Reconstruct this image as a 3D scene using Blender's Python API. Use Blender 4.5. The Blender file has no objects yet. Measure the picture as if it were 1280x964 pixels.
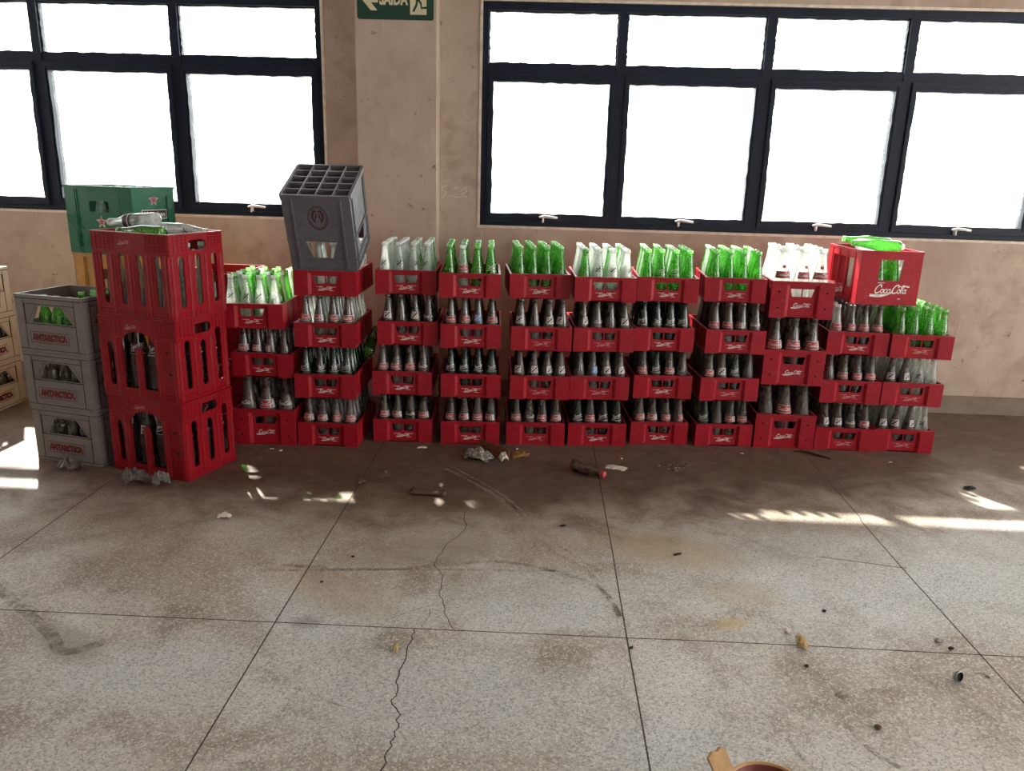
import bpy, bmesh, math, random
from mathutils import Vector, Matrix, Euler
from mathutils.geometry import tessellate_polygon

RND = random.Random(11)
SC = bpy.context.scene
COL = SC.collection
PI = math.pi
R = math.radians

# ------------------------------------------------------------------ mesh helper
class MB:
    def __init__(s):
        s.v = []; s.f = []; s.m = []; s.s = []
    def add(s, verts, faces, mi=0, smooth=False, M=None):
        b = len(s.v)
        for p in verts:
            p = Vector(p)
            s.v.append(M @ p if M is not None else p)
        for f in faces:
            s.f.append([b + i for i in f]); s.m.append(mi); s.s.append(smooth)
    def box(s, x0, x1, y0, y1, z0, z1, mi=0, M=None):
        v = [(x0,y0,z0),(x1,y0,z0),(x1,y1,z0),(x0,y1,z0),(x0,y0,z1),(x1,y0,z1),(x1,y1,z1),(x0,y1,z1)]
        f = [(0,3,2,1),(4,5,6,7),(0,1,5,4),(1,2,6,5),(2,3,7,6),(3,0,4,7)]
        s.add(v, f, mi, False, M)
    def plate(s, outer, holes, w0, w1, fn, mi=0):
        """slab with holes: 2D loops (u,v) between w0 and w1; fn(u,v,w) gives the 3D point"""
        loops = [outer] + list(holes)
        tri = tessellate_polygon([[Vector((a, b, 0)) for a, b in l] for l in loops])
        flat = [p for l in loops for p in l]
        n = len(flat)
        v = [fn(a, b, w0) for a, b in flat] + [fn(a, b, w1) for a, b in flat]
        f = [tuple(t) for t in tri] + [tuple(n + i for i in reversed(t)) for t in tri]
        k = 0
        for l in loops:
            m = len(l)
            for i in range(m):
                j = (i + 1) % m
                f.append((k + i, k + j, n + k + j, n + k + i))
            k += m
        s.add(v, f, mi)
    def lathe(s, prof, seg=16, mi=0, M=None, smooth=True, close_bottom=True):
        v = []; f = []
        for z, r in prof:
            for i in range(seg):
                a = 2 * PI * i / seg
                v.append((r * math.cos(a), r * math.sin(a), z))
        for k in range(len(prof) - 1):
            for i in range(seg):
                j = (i + 1) % seg
                f.append((k*seg+i, k*seg+j, (k+1)*seg+j, (k+1)*seg+i))
        if close_bottom:
            f.append(tuple(reversed(range(seg))))
        s.add(v, f, mi, smooth, M)
    def tube(s, pts, r, seg=8, mi=0, cap=True):
        pts = [Vector(p) for p in pts]
        n = len(pts); v = []; f = []
        for k, p in enumerate(pts):
            t = (pts[min(k+1, n-1)] - pts[max(k-1, 0)]).normalized()
            a = t.cross(Vector((0,0,1)))
            if a.length < 1e-3: a = t.cross(Vector((1,0,0)))
            a.normalize(); b = t.cross(a)
            rr = r[k] if isinstance(r, (list, tuple)) else r
            for i in range(seg):
                q = 2*PI*i/seg
                v.append(p + rr*(math.cos(q)*a + math.sin(q)*b))
        for k in range(n-1):
            for i in range(seg):
                j = (i+1) % seg
                f.append((k*seg+i, k*seg+j, (k+1)*seg+j, (k+1)*seg+i))
        if cap:
            f.append(tuple(reversed(range(seg)))); f.append(tuple((n-1)*seg+i for i in range(seg)))
        s.add(v, f, mi, True)
    def quads2d(s, quads, fn, mi=0):
        for q in quads:
            s.add([fn(a, b) for a, b in q], [tuple(range(len(q)))], mi)
    def mesh(s, name, mats, recalc=True):
        me = bpy.data.meshes.new(name)
        me.from_pydata([tuple(p) for p in s.v], [], s.f)
        for m in mats: me.materials.append(m)
        for p, mi, sm in zip(me.polygons, s.m, s.s):
            p.material_index = mi; p.use_smooth = sm
        if recalc:
            bm = bmesh.new(); bm.from_mesh(me)
            bmesh.ops.recalc_face_normals(bm, faces=bm.faces)
            bm.to_mesh(me); bm.free()
        me.update()
        return me

def link(name, me, parent=None, loc=(0,0,0), rot=(0,0,0)):
    o = bpy.data.objects.new(name, me); COL.objects.link(o)
    o.location = loc; o.rotation_euler = rot
    if parent is not None: o.parent = parent
    return o
def tag(o, label=None, cat=None, group=None, kind=None):
    if label: o['label'] = label
    if cat: o['category'] = cat
    if group: o['group'] = group
    if kind: o['kind'] = kind
    return o
def thing(name, label, cat, loc=(0,0,0), rot=(0,0,0), group=None):
    o = bpy.data.objects.new(name, None); COL.objects.link(o)
    o.empty_display_size = .05
    o.location = loc; o.rotation_euler = rot
    return tag(o, label, cat, group)

# 2D ribbons -----------------------------------------------------------------
def smooth_path(pts, n=5):
    if len(pts) < 3: return list(pts)
    out = []
    P = [pts[0]] + list(pts) + [pts[-1]]
    for i in range(1, len(P)-2):
        p0, p1, p2, p3 = P[i-1], P[i], P[i+1], P[i+2]
        for k in range(n):
            t = k/n
            out.append(tuple(.5*((2*b) + (-a+c)*t + (2*a-5*b+4*c-d)*t*t + (-a+3*b-3*c+d)*t**3) for a, b, c, d in zip(p0, p1, p2, p3)))
    out.append(pts[-1])
    return out
def ribbon(pts, w, n=5):
    """quads along a path; w is a width or a (start, middle, end) triple"""
    p = smooth_path(pts, n); q = []; m = len(p)
    L = []; 
    for i in range(m):
        a = p[max(i-1,0)]; b = p[min(i+1,m-1)]
        dx, dy = b[0]-a[0], b[1]-a[1]; l = math.hypot(dx,dy) or 1
        t = i/(m-1)
        if isinstance(w, tuple):
            ww = w[0]+(w[1]-w[0])*t*2 if t < .5 else w[1]+(w[2]-w[1])*(t-.5)*2
        else: ww = w
        L.append(((p[i][0]-dy/l*ww/2, p[i][1]+dx/l*ww/2), (p[i][0]+dy/l*ww/2, p[i][1]-dx/l*ww/2)))
    for i in range(m-1):
        q.append([L[i][0], L[i][1], L[i+1][1], L[i+1][0]])
    return q
def ring(cx, cy, rx, ry, n=10, a0=0, a1=360):
    return [(cx+rx*math.cos(R(a0+(a1-a0)*i/n)), cy+ry*math.sin(R(a0+(a1-a0)*i/n))) for i in range(n+1)]
def script_word(swoosh=1, n=3, bold=1.0):
    """flowing two-word script about 12 wide and 3 high, with its underline swoosh"""
    S = []
    w = .42*bold
    def C(x): return [(x+2.1,2.0),(x+1.9,2.75),(x+1.2,2.8),(x+.45,2.0),(x+.25,1.0),(x+.6,.25),(x+1.3,.2),(x+2.0,.75)]
    S.append((C(0), w))
    S.append((ring(2.75,.85,.5,.62,8), w*.8))
    S.append((ring(4.0,.85,.55,.62,8,50,320), w*.8))
    S.append((ring(5.05,.85,.5,.62,8), w*.8)); S.append(([(5.6,1.5),(5.55,.5),(5.9,.25),(6.3,.7)], w*.8))
    S.append((C(6.2), w))
    S.append((ring(8.75,.85,.5,.62,8), w*.8))
    S.append(([(9.35,.7),(10.0,2.2),(9.85,2.9),(9.5,2.2),(9.6,.5),(9.9,.25)], w*.7))
    S.append((ring(10.7,.85,.5,.62,8), w*.8)); S.append(([(11.25,1.5),(11.2,.5),(11.6,.25)], w*.8))
    if swoosh:
        S.append(([(8.1,2.75),(9.2,2.35),(10.6,2.55),(12.0,2.35)], (w*.5,w*.9,w*1.2)))
        S.append(([(-1.2,-.55),(1.4,-.75),(4.2,-.45),(6.4,.2)], (w*1.9,w*2.3,w*.3)))
    out = []
    for p, ww in S:
        out += ribbon(p, ww, n)
    return [[(a+.22*b, b) for a, b in q] for q in out]
SCRIPT = script_word(1, 3); SCRIPT_PLAIN = script_word(0, 2, 1.25)
SCRIPT_BIG = script_word(1, 6)
def sprite_word():
    S = [([(1.1,2.5),(.5,2.7),(.2,2.1),(.9,1.5),(.8,.7),(0,.6)], .4), ([(1.7,1.7),(1.6,-.6)], .4), (ring(2.1,1.2,.45,.5,8), .35),
         ([(3.0,1.7),(3.0,.6),(3.1,1.5),(3.6,1.7)], .35), ([(4.0,1.6),(4.0,.6)], .4), ([(4.7,2.3),(4.6,.9),(4.9,.6)], .35),
         (ring(5.7,1.2,.45,.55,8,0,300), .35), ([(-.2,-.1),(2,-.5),(4,-.4),(6,-.1)], .3)]
    out = []
    for p, w in S: out += ribbon(p, w, 2)
    return [[(a, b+.3*a) for a, b in q] for q in out]
SPRITE = sprite_word()

def text_mesh(body, size, bold=0.0, align='CENTER', extrude=0.0):
    """triangles of a word set in Blender's built-in lettering, centred, as 2D polygons"""
    cu = bpy.data.curves.new('lettering', 'FONT')
    cu.body = body; cu.size = size; cu.offset = bold; cu.align_x = align; cu.align_y = 'CENTER'; cu.resolution_u = 3
    o = bpy.data.objects.new('lettering', cu); COL.objects.link(o)
    dg = bpy.context.evaluated_depsgraph_get()
    me = bpy.data.meshes.new_from_object(o.evaluated_get(dg))
    polys = [[(me.vertices[i].co.x, me.vertices[i].co.y) for i in p.vertices] for p in me.polygons]
    bpy.data.objects.remove(o); bpy.data.curves.remove(cu); bpy.data.meshes.remove(me)
    return polys
def fit_polys(polys, w, h):
    xs = [a for q in polys for a, b in q]; ys = [b for q in polys for a, b in q]
    cx, cy = (min(xs)+max(xs))/2, (min(ys)+max(ys))/2
    sx, sy = w/(max(xs)-min(xs)), h/(max(ys)-min(ys))
    return [[((a-cx)*sx, (b-cy)*sy) for a, b in q] for q in polys]

# ------------------------------------------------------------------ materials
class NT:
    def __init__(s, name):
        s.m = bpy.data.materials.new(name); s.m.use_nodes = True
        s.t = s.m.node_tree; s.t.nodes.clear()
        s.out = s.t.nodes.new('ShaderNodeOutputMaterial')
    def n(s, typ, ins=None, **kw):
        nd = s.t.nodes.new(typ)
        for k, v in kw.items(): setattr(nd, k, v)
        for k, v in (ins or {}).items():
            sock = nd.inputs[k]
            if isinstance(v, bpy.types.NodeSocket): s.t.links.new(v, sock)
            else:
                if sock.type == 'RGBA' and len(v) == 3: v = (*v, 1)
                sock.default_value = v
        return nd
    def noise(s, co, scale, detail=4, rough=.55, dist=0):
        return s.n('ShaderNodeTexNoise', {'Vector': co, 'Scale': scale, 'Detail': detail, 'Roughness': rough, 'Distortion': dist}).outputs['Fac']
    def ramp(s, f, a, b, lo=0.0, hi=1.0, smooth=True):
        return s.n('ShaderNodeMapRange', {'Value': f, 'From Min': a, 'From Max': b, 'To Min': lo, 'To Max': hi}, interpolation_type='SMOOTHSTEP' if smooth else 'LINEAR').outputs[0]
    def mix(s, f, a, b, mode='MIX'):
        nd = s.n('ShaderNodeMix', data_type='RGBA', blend_type=mode)
        for i, v in ((0, f), (6, a), (7, b)):
            if isinstance(v, bpy.types.NodeSocket): s.t.links.new(v, nd.inputs[i])
            else: nd.inputs[i].default_value = (*v, 1) if i and len(v) == 3 else v
        return nd.outputs[2]
    def math(s, op, a, b=0.0):
        nd = s.n('ShaderNodeMath', operation=op)
        for i, v in ((0, a), (1, b)):
            if isinstance(v, bpy.types.NodeSocket): s.t.links.new(v, nd.inputs[i])
            else: nd.inputs[i].default_value = v
        return nd.outputs[0]
    def pos(s): return s.n('ShaderNodeNewGeometry').outputs['Position']
    def obj(s): return s.n('ShaderNodeTexCoord').outputs['Object']
    def ellipse(s, co, cx, cy, rx, ry, rot=0.0, soft=.5, nz=None):
        """1 inside a ragged ellipse on the ground, 0 outside"""
        mp = s.n('ShaderNodeMapping', {'Vector': co, 'Location': (cx, cy, 0), 'Rotation': (0, 0, rot), 'Scale': (rx, ry, 1)}, vector_type='TEXTURE')
        sp = s.n('ShaderNodeSeparateXYZ', {'Vector': mp.outputs[0]})
        d = s.math('SQRT', s.math('ADD', s.math('MULTIPLY', sp.outputs[0], sp.outputs[0]), s.math('MULTIPLY', sp.outputs[1], sp.outputs[1])))
        if nz is not None: d = s.math('ADD', d, s.math('MULTIPLY', s.math('SUBTRACT', nz, .5), 1.1))
        return s.ramp(d, 1+soft/2, 1-soft/2)
    def schlick(s, f0):
        f = s.n('ShaderNodeLayerWeight', {'Blend': .5}).outputs['Facing']
        return s.math('ADD', s.math('MULTIPLY', s.math('POWER', f, 5.0), 1-f0), f0)
    def done(s, sock):
        s.t.links.new(sock, s.out.inputs['Surface']); return s.m
    def bump(s, h, strength, dist=.002):
        return s.n('ShaderNodeBump', {'Height': h, 'Strength': strength, 'Distance': dist}).outputs[0]

def plastic(name, col, rough=.45, worn=None, dust=.25, scale=14.0, var=.5):
    t = NT(name); co = t.pos()
    n1 = t.noise(co, scale, 5); n2 = t.noise(co, 4.0, 3)
    c = t.mix(t.ramp(n1, .35, .75, 0, var), col, tuple(x*.72 for x in col))
    if worn: c = t.mix(t.ramp(n2, .45, .75, 0, .55), c, worn)
    c = t.mix(t.ramp(t.noise(co, 55, 4), .5, .85, 0, dust), c, (.32,.25,.2))
    p = t.n('ShaderNodeBsdfPrincipled', {'Base Color': c, 'Roughness': t.ramp(n1, .3, .7, rough-.06, rough+.12), 'Specular IOR Level': .27})
    return t.done(p.outputs[0])
def flat(name, col, rough=.6, spec=.3, var=.15, scale=30.0, metal=0.0):
    t = NT(name); co = t.obj()
    c = t.mix(t.ramp(t.noise(co, scale, 4), .3, .75, 0, 1), col, tuple(x*(1-var) for x in col))
    p = t.n('ShaderNodeBsdfPrincipled', {'Base Color': c, 'Roughness': rough, 'Specular IOR Level': spec, 'Metallic': metal})
    return t.done(p.outputs[0])
def bottle_glass(name, clear, edge, dust, dustcol, trans=.6, scale=22.0):
    """thin-walled glass: tinted see-through wall, darker at grazing angles, a film of dust, a fresnel gloss"""
    t = NT(name); co = t.pos()
    fac = t.n('ShaderNodeLayerWeight', {'Blend': .45}).outputs['Facing']
    tint = t.mix(t.ramp(fac, .18, .85, 0, 1), clear, edge)
    tr = t.n('ShaderNodeBsdfTransparent', {'Color': tint}).outputs[0]
    dc = t.mix(t.ramp(fac, .55, .98, 0, 1), dustcol, tuple(.5*a*b+.25*b for a, b in zip(edge, dustcol)))
    d = t.n('ShaderNodeBsdfDiffuse', {'Color': dc}).outputs[0]
    tl = t.n('ShaderNodeBsdfTranslucent', {'Color': dc}).outputs[0]
    dd = t.n('ShaderNodeMixShader', {0: trans, 1: d, 2: tl}).outputs[0]
    nz = t.ramp(t.noise(co, scale, 5, .65), .3, .72, dust*.72, min(1.0, dust*1.25))
    a = t.n('ShaderNodeMixShader', {0: nz, 1: tr, 2: dd}).outputs[0]
    gl = t.n('ShaderNodeBsdfGlossy', {'Color': (1,1,1,1), 'Roughness': .19}).outputs[0]
    fr = t.schlick(.045)
    return t.done(t.n('ShaderNodeMixShader', {0: fr, 1: a, 2: gl}).outputs[0])

M = {}
M['red'] = plastic('red_plastic', (.315,.0055,.016), .42, (.26,.010,.022), .12)
M['red_fade'] = plastic('faded_red_plastic', (.345,.008,.019), .48, (.28,.013,.024), .13)
M['red_hall'] = plastic('bright_red_plastic', (.255,.003,.010), .36, None, .08)
M['grey'] = plastic('grey_plastic', (.185,.168,.158), .5, (.225,.195,.17), .3)
M['grey_dark'] = plastic('dark_grey_plastic', (.122,.122,.134), .42, (.15,.15,.16), .2)
M['grey_edge_lit'] = plastic('lit_edge_grey_plastic', (.30,.30,.315), .45, (.36,.36,.37), .2)  # pale lattice edges: the light they catch is put into the colour
M['groove'] = flat('dark_groove', (.045,.038,.035), .8, .1)  # dark strips marking the crate's moulded grooves
M['beige'] = plastic('beige_plastic', (.52,.45,.36), .55, (.6,.54,.42), .3)
M['green'] = plastic('green_plastic', (.004,.125,.055), .27, None, .03, 5.0, .12)
M['yellow'] = plastic('amber_plastic', (.50,.24,.045), .45, (.42,.2,.05), .15)
M['hole'] = flat('hollow_shade', (.012,.008,.01), .9, .1)  # near-black colour standing in for the shade inside holes and cells
M['print'] = flat('white_print', (.82,.76,.72), .6, .3, .35, 60)
M['print_faint'] = flat('rubbed_white_print', (.62,.30,.30), .6, .3, .4, 60)
M['print_red'] = flat('red_print', (.13,.013,.012), .6, .3, .3, 60)
M['print_maroon'] = flat('maroon_print', (.055,.008,.013), .6, .3, .3, 60)
M['print_dark'] = flat('black_print', (.02,.02,.025), .5, .3)
M['label_red'] = flat('red_label_print', (.40,.05,.06), .5, .4, .3, 90)
M['label_white'] = flat('white_label_print', (.58,.55,.53), .5, .4, .3, 90)
M['label_blue'] = flat('blue_label_print', (.10,.22,.42), .5, .4, .2, 90)
M['clear'] = bottle_glass('clear_glass', (.86,.89,.87), (.26,.31,.29), .36, (.74,.76,.72), .66)
M['backlit'] = bottle_glass('backlit_clear_glass', (.90,.92,.91), (.5,.52,.5), .50, (.92,.92,.89), .75)  # clear glass whitened so its colour carries the light from behind
M['dusty'] = bottle_glass('dusty_glass', (.42,.41,.39), (.07,.07,.065), .64, (.150,.130,.117), .25)
M['green_glass'] = bottle_glass('green_glass', (.30,.70,.24), (.02,.13,.035), .27, (.30,.64,.17), .66)
M['lip_lit_clear'] = bottle_glass('sunlit_clear_lip', (.8,.83,.81), (.3,.33,.32), .62, (.90,.90,.88), .6)  # pale lip rings: thick glass plus sunlit highlights put into the colour
M['lip_lit_green'] = bottle_glass('sunlit_green_lip', (.35,.74,.30), (.04,.22,.06), .60, (.55,.86,.42), .6)
M['green_shaded'] = bottle_glass('shaded_dusty_green_glass', (.12,.30,.20), (.015,.06,.04), .50, (.060,.095,.075), .25)  # dusty copy of the green glass, darkened for shade lower in the stacks
M['brown_glass'] = bottle_glass('brown_bottle_glass', (.40,.28,.18), (.1,.06,.04), .35, (.33,.25,.19), .4)
M['dark_glass'] = bottle_glass('dark_bottle_glass', (.18,.16,.18), (.03,.03,.03), .5, (.085,.07,.07), .25)
M['navy'] = flat('navy_window_paint', (.006,.012,.028), .5, .25, .3, 12)
M['latch'] = flat('white_latch_metal', (.75,.73,.70), .4, .5)
M['paper'] = flat('newsprint', (.46,.44,.40), .85, .1, .92, 75)
M['paper_white'] = flat('white_paper', (.66,.60,.54), .85, .1, .25, 80)
M['paper_brown'] = flat('brown_paper', (.22,.10,.065), .85, .1, .3, 60)
M['foil'] = flat('dull_foil', (.17,.145,.13), .5, .5, .55, 90, .35)
M['ochre'] = flat('ochre_wrapper', (.28,.15,.05), .8, .1, .3, 60)
M['peel'] = flat('dry_yellow_peel', (.50,.35,.16), .7, .2, .45, 90)
M['wood'] = flat('dark_stick_wood', (.045,.025,.018), .8, .1, .3, 60)
M['leather'] = flat('worn_brown_leather', (.13,.075,.05), .7, .2, .4, 50)
M['black'] = flat('black_scrap', (.015,.014,.015), .7, .2)
M['stone'] = flat('grey_stone', (.36,.33,.30), .8, .2, .5, 120)
M['cap_red'] = flat('red_bottle_cap', (.42,.05,.05), .5, .4)
M['tan'] = flat('tan_clay', (.52,.31,.13), .55, .4, .25, 40)
M['rust'] = flat('dark_rust_clay', (.17,.022,.012), .5, .4, .3, 40)
M['sign_green'] = flat('dark_green_sign', (.010,.045,.030), .5, .4)
M['sign_cream'] = flat('cream_sign_print', (.62,.56,.38), .6, .3, .1)
M['metal'] = flat('dull_metal', (.30,.29,.28), .35, .5, .3, 60, .8)

def floor_material():
    t = NT('worn_terrazzo'); co = t.pos()
    sp = t.n('ShaderNodeSeparateXYZ', {'Vector': co})
    vor = t.n('ShaderNodeTexVoronoi', {'Vector': co, 'Scale': 210.0, 'Randomness': 1.0})
    chip = t.n('ShaderNodeSeparateXYZ', {'Vector': vor.outputs['Color']}).outputs[0]
    fine = t.noise(co, 320, 2)
    big = t.noise(co, 1.15, 6, .6, .6); med = t.noise(co, 4.2, 6, .62, .4); sml = t.noise(co, 17, 5, .65)
    base = t.mix(t.ramp(big, .38, .62), (.50,.458,.418), (.325,.265,.218))
    base = t.mix(t.ramp(med, .45, .70, 0, .85), base, (.24,.185,.145))
    for cx, cy, rx, ry, ro in ((.05,2.20,.34,.17,.1), (-.60,2.08,.22,.17,0), (-.25,1.72,.42,.2,0), (-1.0,1.75,.3,.14,.2), (.35,1.55,.22,.14,0), (1.15,2.45,.62,.34,0), (1.9,2.5,.6,.4,0)):
        base = t.mix(t.math('MULTIPLY', t.ellipse(co, cx, cy, rx, ry, ro, .9, med), .8), base, (.47,.475,.465))
    # terrazzo chips show through where the surface is clean
    base = t.mix(t.ramp(chip, .62, .95, 0, .55), base, (.68,.655,.63))
    base = t.mix(t.ramp(chip, .32, .08, 0, .55), base, (.17,.15,.135))
    base = t.mix(t.ramp(fine, .45, .75, 0, .35), base, (.18,.155,.135))
    # mud and spills
    for cx, cy, rx, ry, ro, c, a in ((.50,2.60,.26,.12,-.3,(.36,.24,.11),.75), (.70,2.30,.12,.08,0,(.36,.25,.12),.5), (-.62,2.20,.22,.10,-.5,(.33,.23,.13),.6),
                                     (.62,2.12,.06,.03,.3,(.45,.30,.10),.7), (-.45,2.93,.42,.10,0,(.24,.175,.085),.8), (-.86,2.83,.18,.08,0,(.24,.19,.10),.6),
                                     (-1.30,1.86,.14,.055,-.5,(.20,.175,.155),.75), (-.38,2.50,.26,.10,.2,(.22,.18,.15),.6), (-.66,2.02,.045,.03,.3,(.17,.15,.14),.7)):
        base = t.mix(t.math('MULTIPLY', t.ellipse(co, cx, cy, rx, ry, ro, 1.1, t.math('ADD', t.math('MULTIPLY', med, .65), t.math('MULTIPLY', sml, .35))), a*.8), base, c)
    # brown dirt in front of and under the stacks, darkened further for their shade
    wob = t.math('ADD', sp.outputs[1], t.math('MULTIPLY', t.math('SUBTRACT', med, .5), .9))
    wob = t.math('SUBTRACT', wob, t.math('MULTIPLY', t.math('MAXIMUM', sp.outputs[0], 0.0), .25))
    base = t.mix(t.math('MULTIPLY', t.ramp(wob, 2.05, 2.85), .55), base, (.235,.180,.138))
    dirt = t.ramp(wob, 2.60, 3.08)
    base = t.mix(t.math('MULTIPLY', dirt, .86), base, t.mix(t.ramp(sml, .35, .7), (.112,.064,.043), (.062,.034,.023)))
    base = t.mix(t.math('MULTIPLY', t.ramp(t.noise(co, 60, 5, .7), .62, .74), .5), base, (.08,.06,.05))
    # long drag scratches
    mp = t.n('ShaderNodeMapping', {'Vector': co, 'Rotation': (0,0,.95), 'Scale': (1.2, 26, 1)})
    scr = t.noise(mp.outputs[0], 2.2, 5, .7)
    base = t.mix(t.ramp(scr, .60, .74, 0, .35), base, (.16,.135,.115))
    mp2 = t.n('ShaderNodeMapping', {'Vector': co, 'Rotation': (0,0,-.12), 'Scale': (.8, 20, 1)})
    base = t.mix(t.ramp(t.noise(mp2.outputs[0], 2.0, 5, .7), .62, .76, 0, .3), base, (.52,.49,.45))
    p = t.n('ShaderNodeBsdfPrincipled', {'Base Color': base, 'Roughness': t.ramp(med, .3, .7, .42, .72), 'Specular IOR Level': .35,
                                         'Normal': t.bump(t.math('ADD', sml, t.math('MULTIPLY', chip, .3)), .25, .004)})
    return t.done(p.outputs[0])
def wall_material(name, a, b, c):
    t = NT(name); co = t.pos()
    big = t.noise(co, 1.4, 6, .6, .5); med = t.noise(co, 6, 6, .65, .3); fin = t.noise(co, 60, 4)
    k = t.mix(t.ramp(big, .36, .64), a, b)
    k = t.mix(t.ramp(med, .48, .70, 0, .6), k, c)
    mp = t.n('ShaderNodeMapping', {'Vector': co, 'Scale': (9, 9, 1.1)})
    k = t.mix(t.ramp(t.noise(mp.outputs[0], 1.6, 5, .7), .60, .74, 0, .45), k, tuple(min(1, x*1.35) for x in a))
    k = t.mix(t.ramp(t.noise(co, 13, 6, .75), .635, .675, 0, .7), k, (.09,.06,.045))
    k = t.mix(t.ramp(t.noise(co, 24, 5, .7), .68, .71, 0, .5), k, (.75,.66,.56))
    p = t.n('ShaderNodeBsdfPrincipled', {'Base Color': k, 'Roughness': .82, 'Specular IOR Level': .15, 'Normal': t.bump(t.math('ADD', med, fin), .25, .004)})
    return t.done(p.outputs[0])
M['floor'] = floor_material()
M['wall'] = wall_material('stained_plaster', (.475,.385,.315), (.385,.295,.235), (.30,.215,.165))
M['pillar'] = wall_material('pillar_plaster', (.455,.365,.300), (.40,.315,.255), (.365,.28,.225))
M['reveal'] = flat('pale_reveal_plaster', (.72,.62,.52), .8, .2, .3, 20)
M['skirt'] = wall_material('skirting_cement', (.24,.19,.15), (.19,.145,.115), (.14,.10,.075))
M['ceiling'] = flat('white_ceiling', (.40,.37,.33), .9, .1)
M['crack'] = flat('floor_crack', (.035,.028,.024), .95, .05)
M['joint'] = flat('floor_joint', (.075,.062,.055), .95, .05)
M['chalk'] = flat('chalk', (.70,.62,.52), .9, .1, .4, 200)
M['yard'] = flat('yard_concrete', (.50,.48,.45), .9, .1)
def film(name, col, a):
    t = NT(name); co = t.pos()
    d = t.n('ShaderNodeBsdfDiffuse', {'Color': col}).outputs[0]
    f = t.ramp(t.noise(co, 26, 5, .7), .35, .65, 0, a)
    return t.done(t.n('ShaderNodeMixShader', {0: f, 1: t.n('ShaderNodeBsdfTransparent').outputs[0], 2: d}).outputs[0])
M['track_pale'] = film('pale_drag_mark', (.46,.42,.37), .42)
M['track_dark'] = film('dark_drag_mark', (.19,.16,.14), .42)
def pane_glass():
    t = NT('window_glass'); co = t.pos()
    tr = t.n('ShaderNodeBsdfTransparent', {'Color': (.94,.97,.97)}).outputs[0]
    tl = t.n('ShaderNodeBsdfTranslucent', {'Color': (.8,.85,.88)}).outputs[0]
    a = t.n('ShaderNodeMixShader', {0: t.ramp(t.noise(co, 5, 5, .6), .4, .75, .02, .10), 1: tr, 2: tl}).outputs[0]
    gl = t.n('ShaderNodeBsdfGlossy', {'Roughness': .05}).outputs[0]
    fr = t.schlick(.04)
    return t.done(t.n('ShaderNodeMixShader', {0: fr, 1: a, 2: gl}).outputs[0])
M['pane'] = pane_glass()

# ------------------------------------------------------------------ camera
def make_camera():
    f, pi_, ya, ro = 967.0, R(15.3), R(1.9), R(1.65)
    def world(x, y, d):                 # camera-frame direction -> world
        c, s = math.cos(ro), math.sin(ro); x, y = c*x - s*y, s*x + c*y
        c, s = math.cos(pi_), math.sin(pi_); d, y = d*c + y*s, -d*s + y*c
        c, s = math.cos(ya), math.sin(ya); x, d = x*c - d*s, x*s + d*c
        return Vector((x, d, y))
    r, u, b = world(1,0,0), world(0,1,0), -world(0,0,1)
    cam = bpy.data.cameras.new('camera'); o = bpy.data.objects.new('camera', cam); COL.objects.link(o)
    cam.sensor_fit = 'HORIZONTAL'; cam.sensor_width = 36; cam.lens = f/1280*36; cam.clip_start = .05; cam.clip_end = 300
    mw = Matrix((r, u, b)).transposed().to_4x4(); mw.translation = (0, 0, 1.31)
    o.matrix_world = mw
    SC.camera = o
make_camera()

# ------------------------------------------------------------------ room
WY = 4.55
XL, XR, YB, HC = -6.0, 7.0, -6.0, 3.2
def wall_fn(u, v, w): return (u, w, v)
def rect(x0, x1, z0, z1): return [(x0,z0),(x1,z0),(x1,z1),(x0,z1)]
WIN = {1: (-3.68, -1.255, 1.03, 2.20), 2: (-.365, 2.755, 1.02, 2.205)}

mb = MB()
mb.plate(rect(XL, XR, 0, HC), [rect(*WIN[1]), rect(*WIN[2]), rect(3.6, 6.4, 1.02, 2.2), rect(-5.9, -4.4, 1.02, 2.2)], WY, WY+.20, wall_fn, 0)
for st in ([(-.545,1.235),(-.575,1.232),(-.585,1.21),(-.562,1.20),(-.568,1.178),(-.585,1.165)], [(-.515,1.222),(-.495,1.226)], [(-.475,1.205),(-.452,1.228),(-.445,1.205),(-.468,1.188),(-.436,1.172)], [(-.53,1.178),(-.50,1.172),(-.47,1.176)]):
    mb.quads2d(ribbon(st, .005, 4), lambda a, b: (a, WY-.0006, b), 1)
o = link('wall_back', mb.mesh('wall_back', [M['wall'], M['chalk']])); tag(o, kind='structure')
mb = MB(); mb.plate(rect(XL, XR, 0, HC), [rect(.9, 2.5, 1.3, 2.5)], YB-.2, YB, wall_fn)  # opening added behind the camera, sized for fill light on the crates
tag(link('wall_front', mb.mesh('wall_front', [M['wall']])), kind='structure')
side = lambda u, v, w: (w, u, v)
mb = MB(); mb.plate(rect(YB, WY, 0, HC), [rect(2.7, 4.2, 1.0, 2.5)], XL-.2, XL, side)  # unseen opening added to light the back wall's left end
tag(link('wall_left', mb.mesh('wall_left', [M['wall']])), kind='structure')
mb = MB(); mb.plate(rect(YB, WY, 0, HC), [rect(-3.4, 3.8, .80, 2.9)], XR, XR+.2, side)  # unseen opening, enlarged to brighten the floor at the right
tag(link('wall_right', mb.mesh('wall_right', [M['wall']])), kind='structure')
mb = MB(); mb.box(XL-.2, XR+.2, YB-.2, 5.57, HC, HC+.2)
tag(link('ceiling', mb.mesh('ceiling', [M['ceiling']])), kind='structure')

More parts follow.
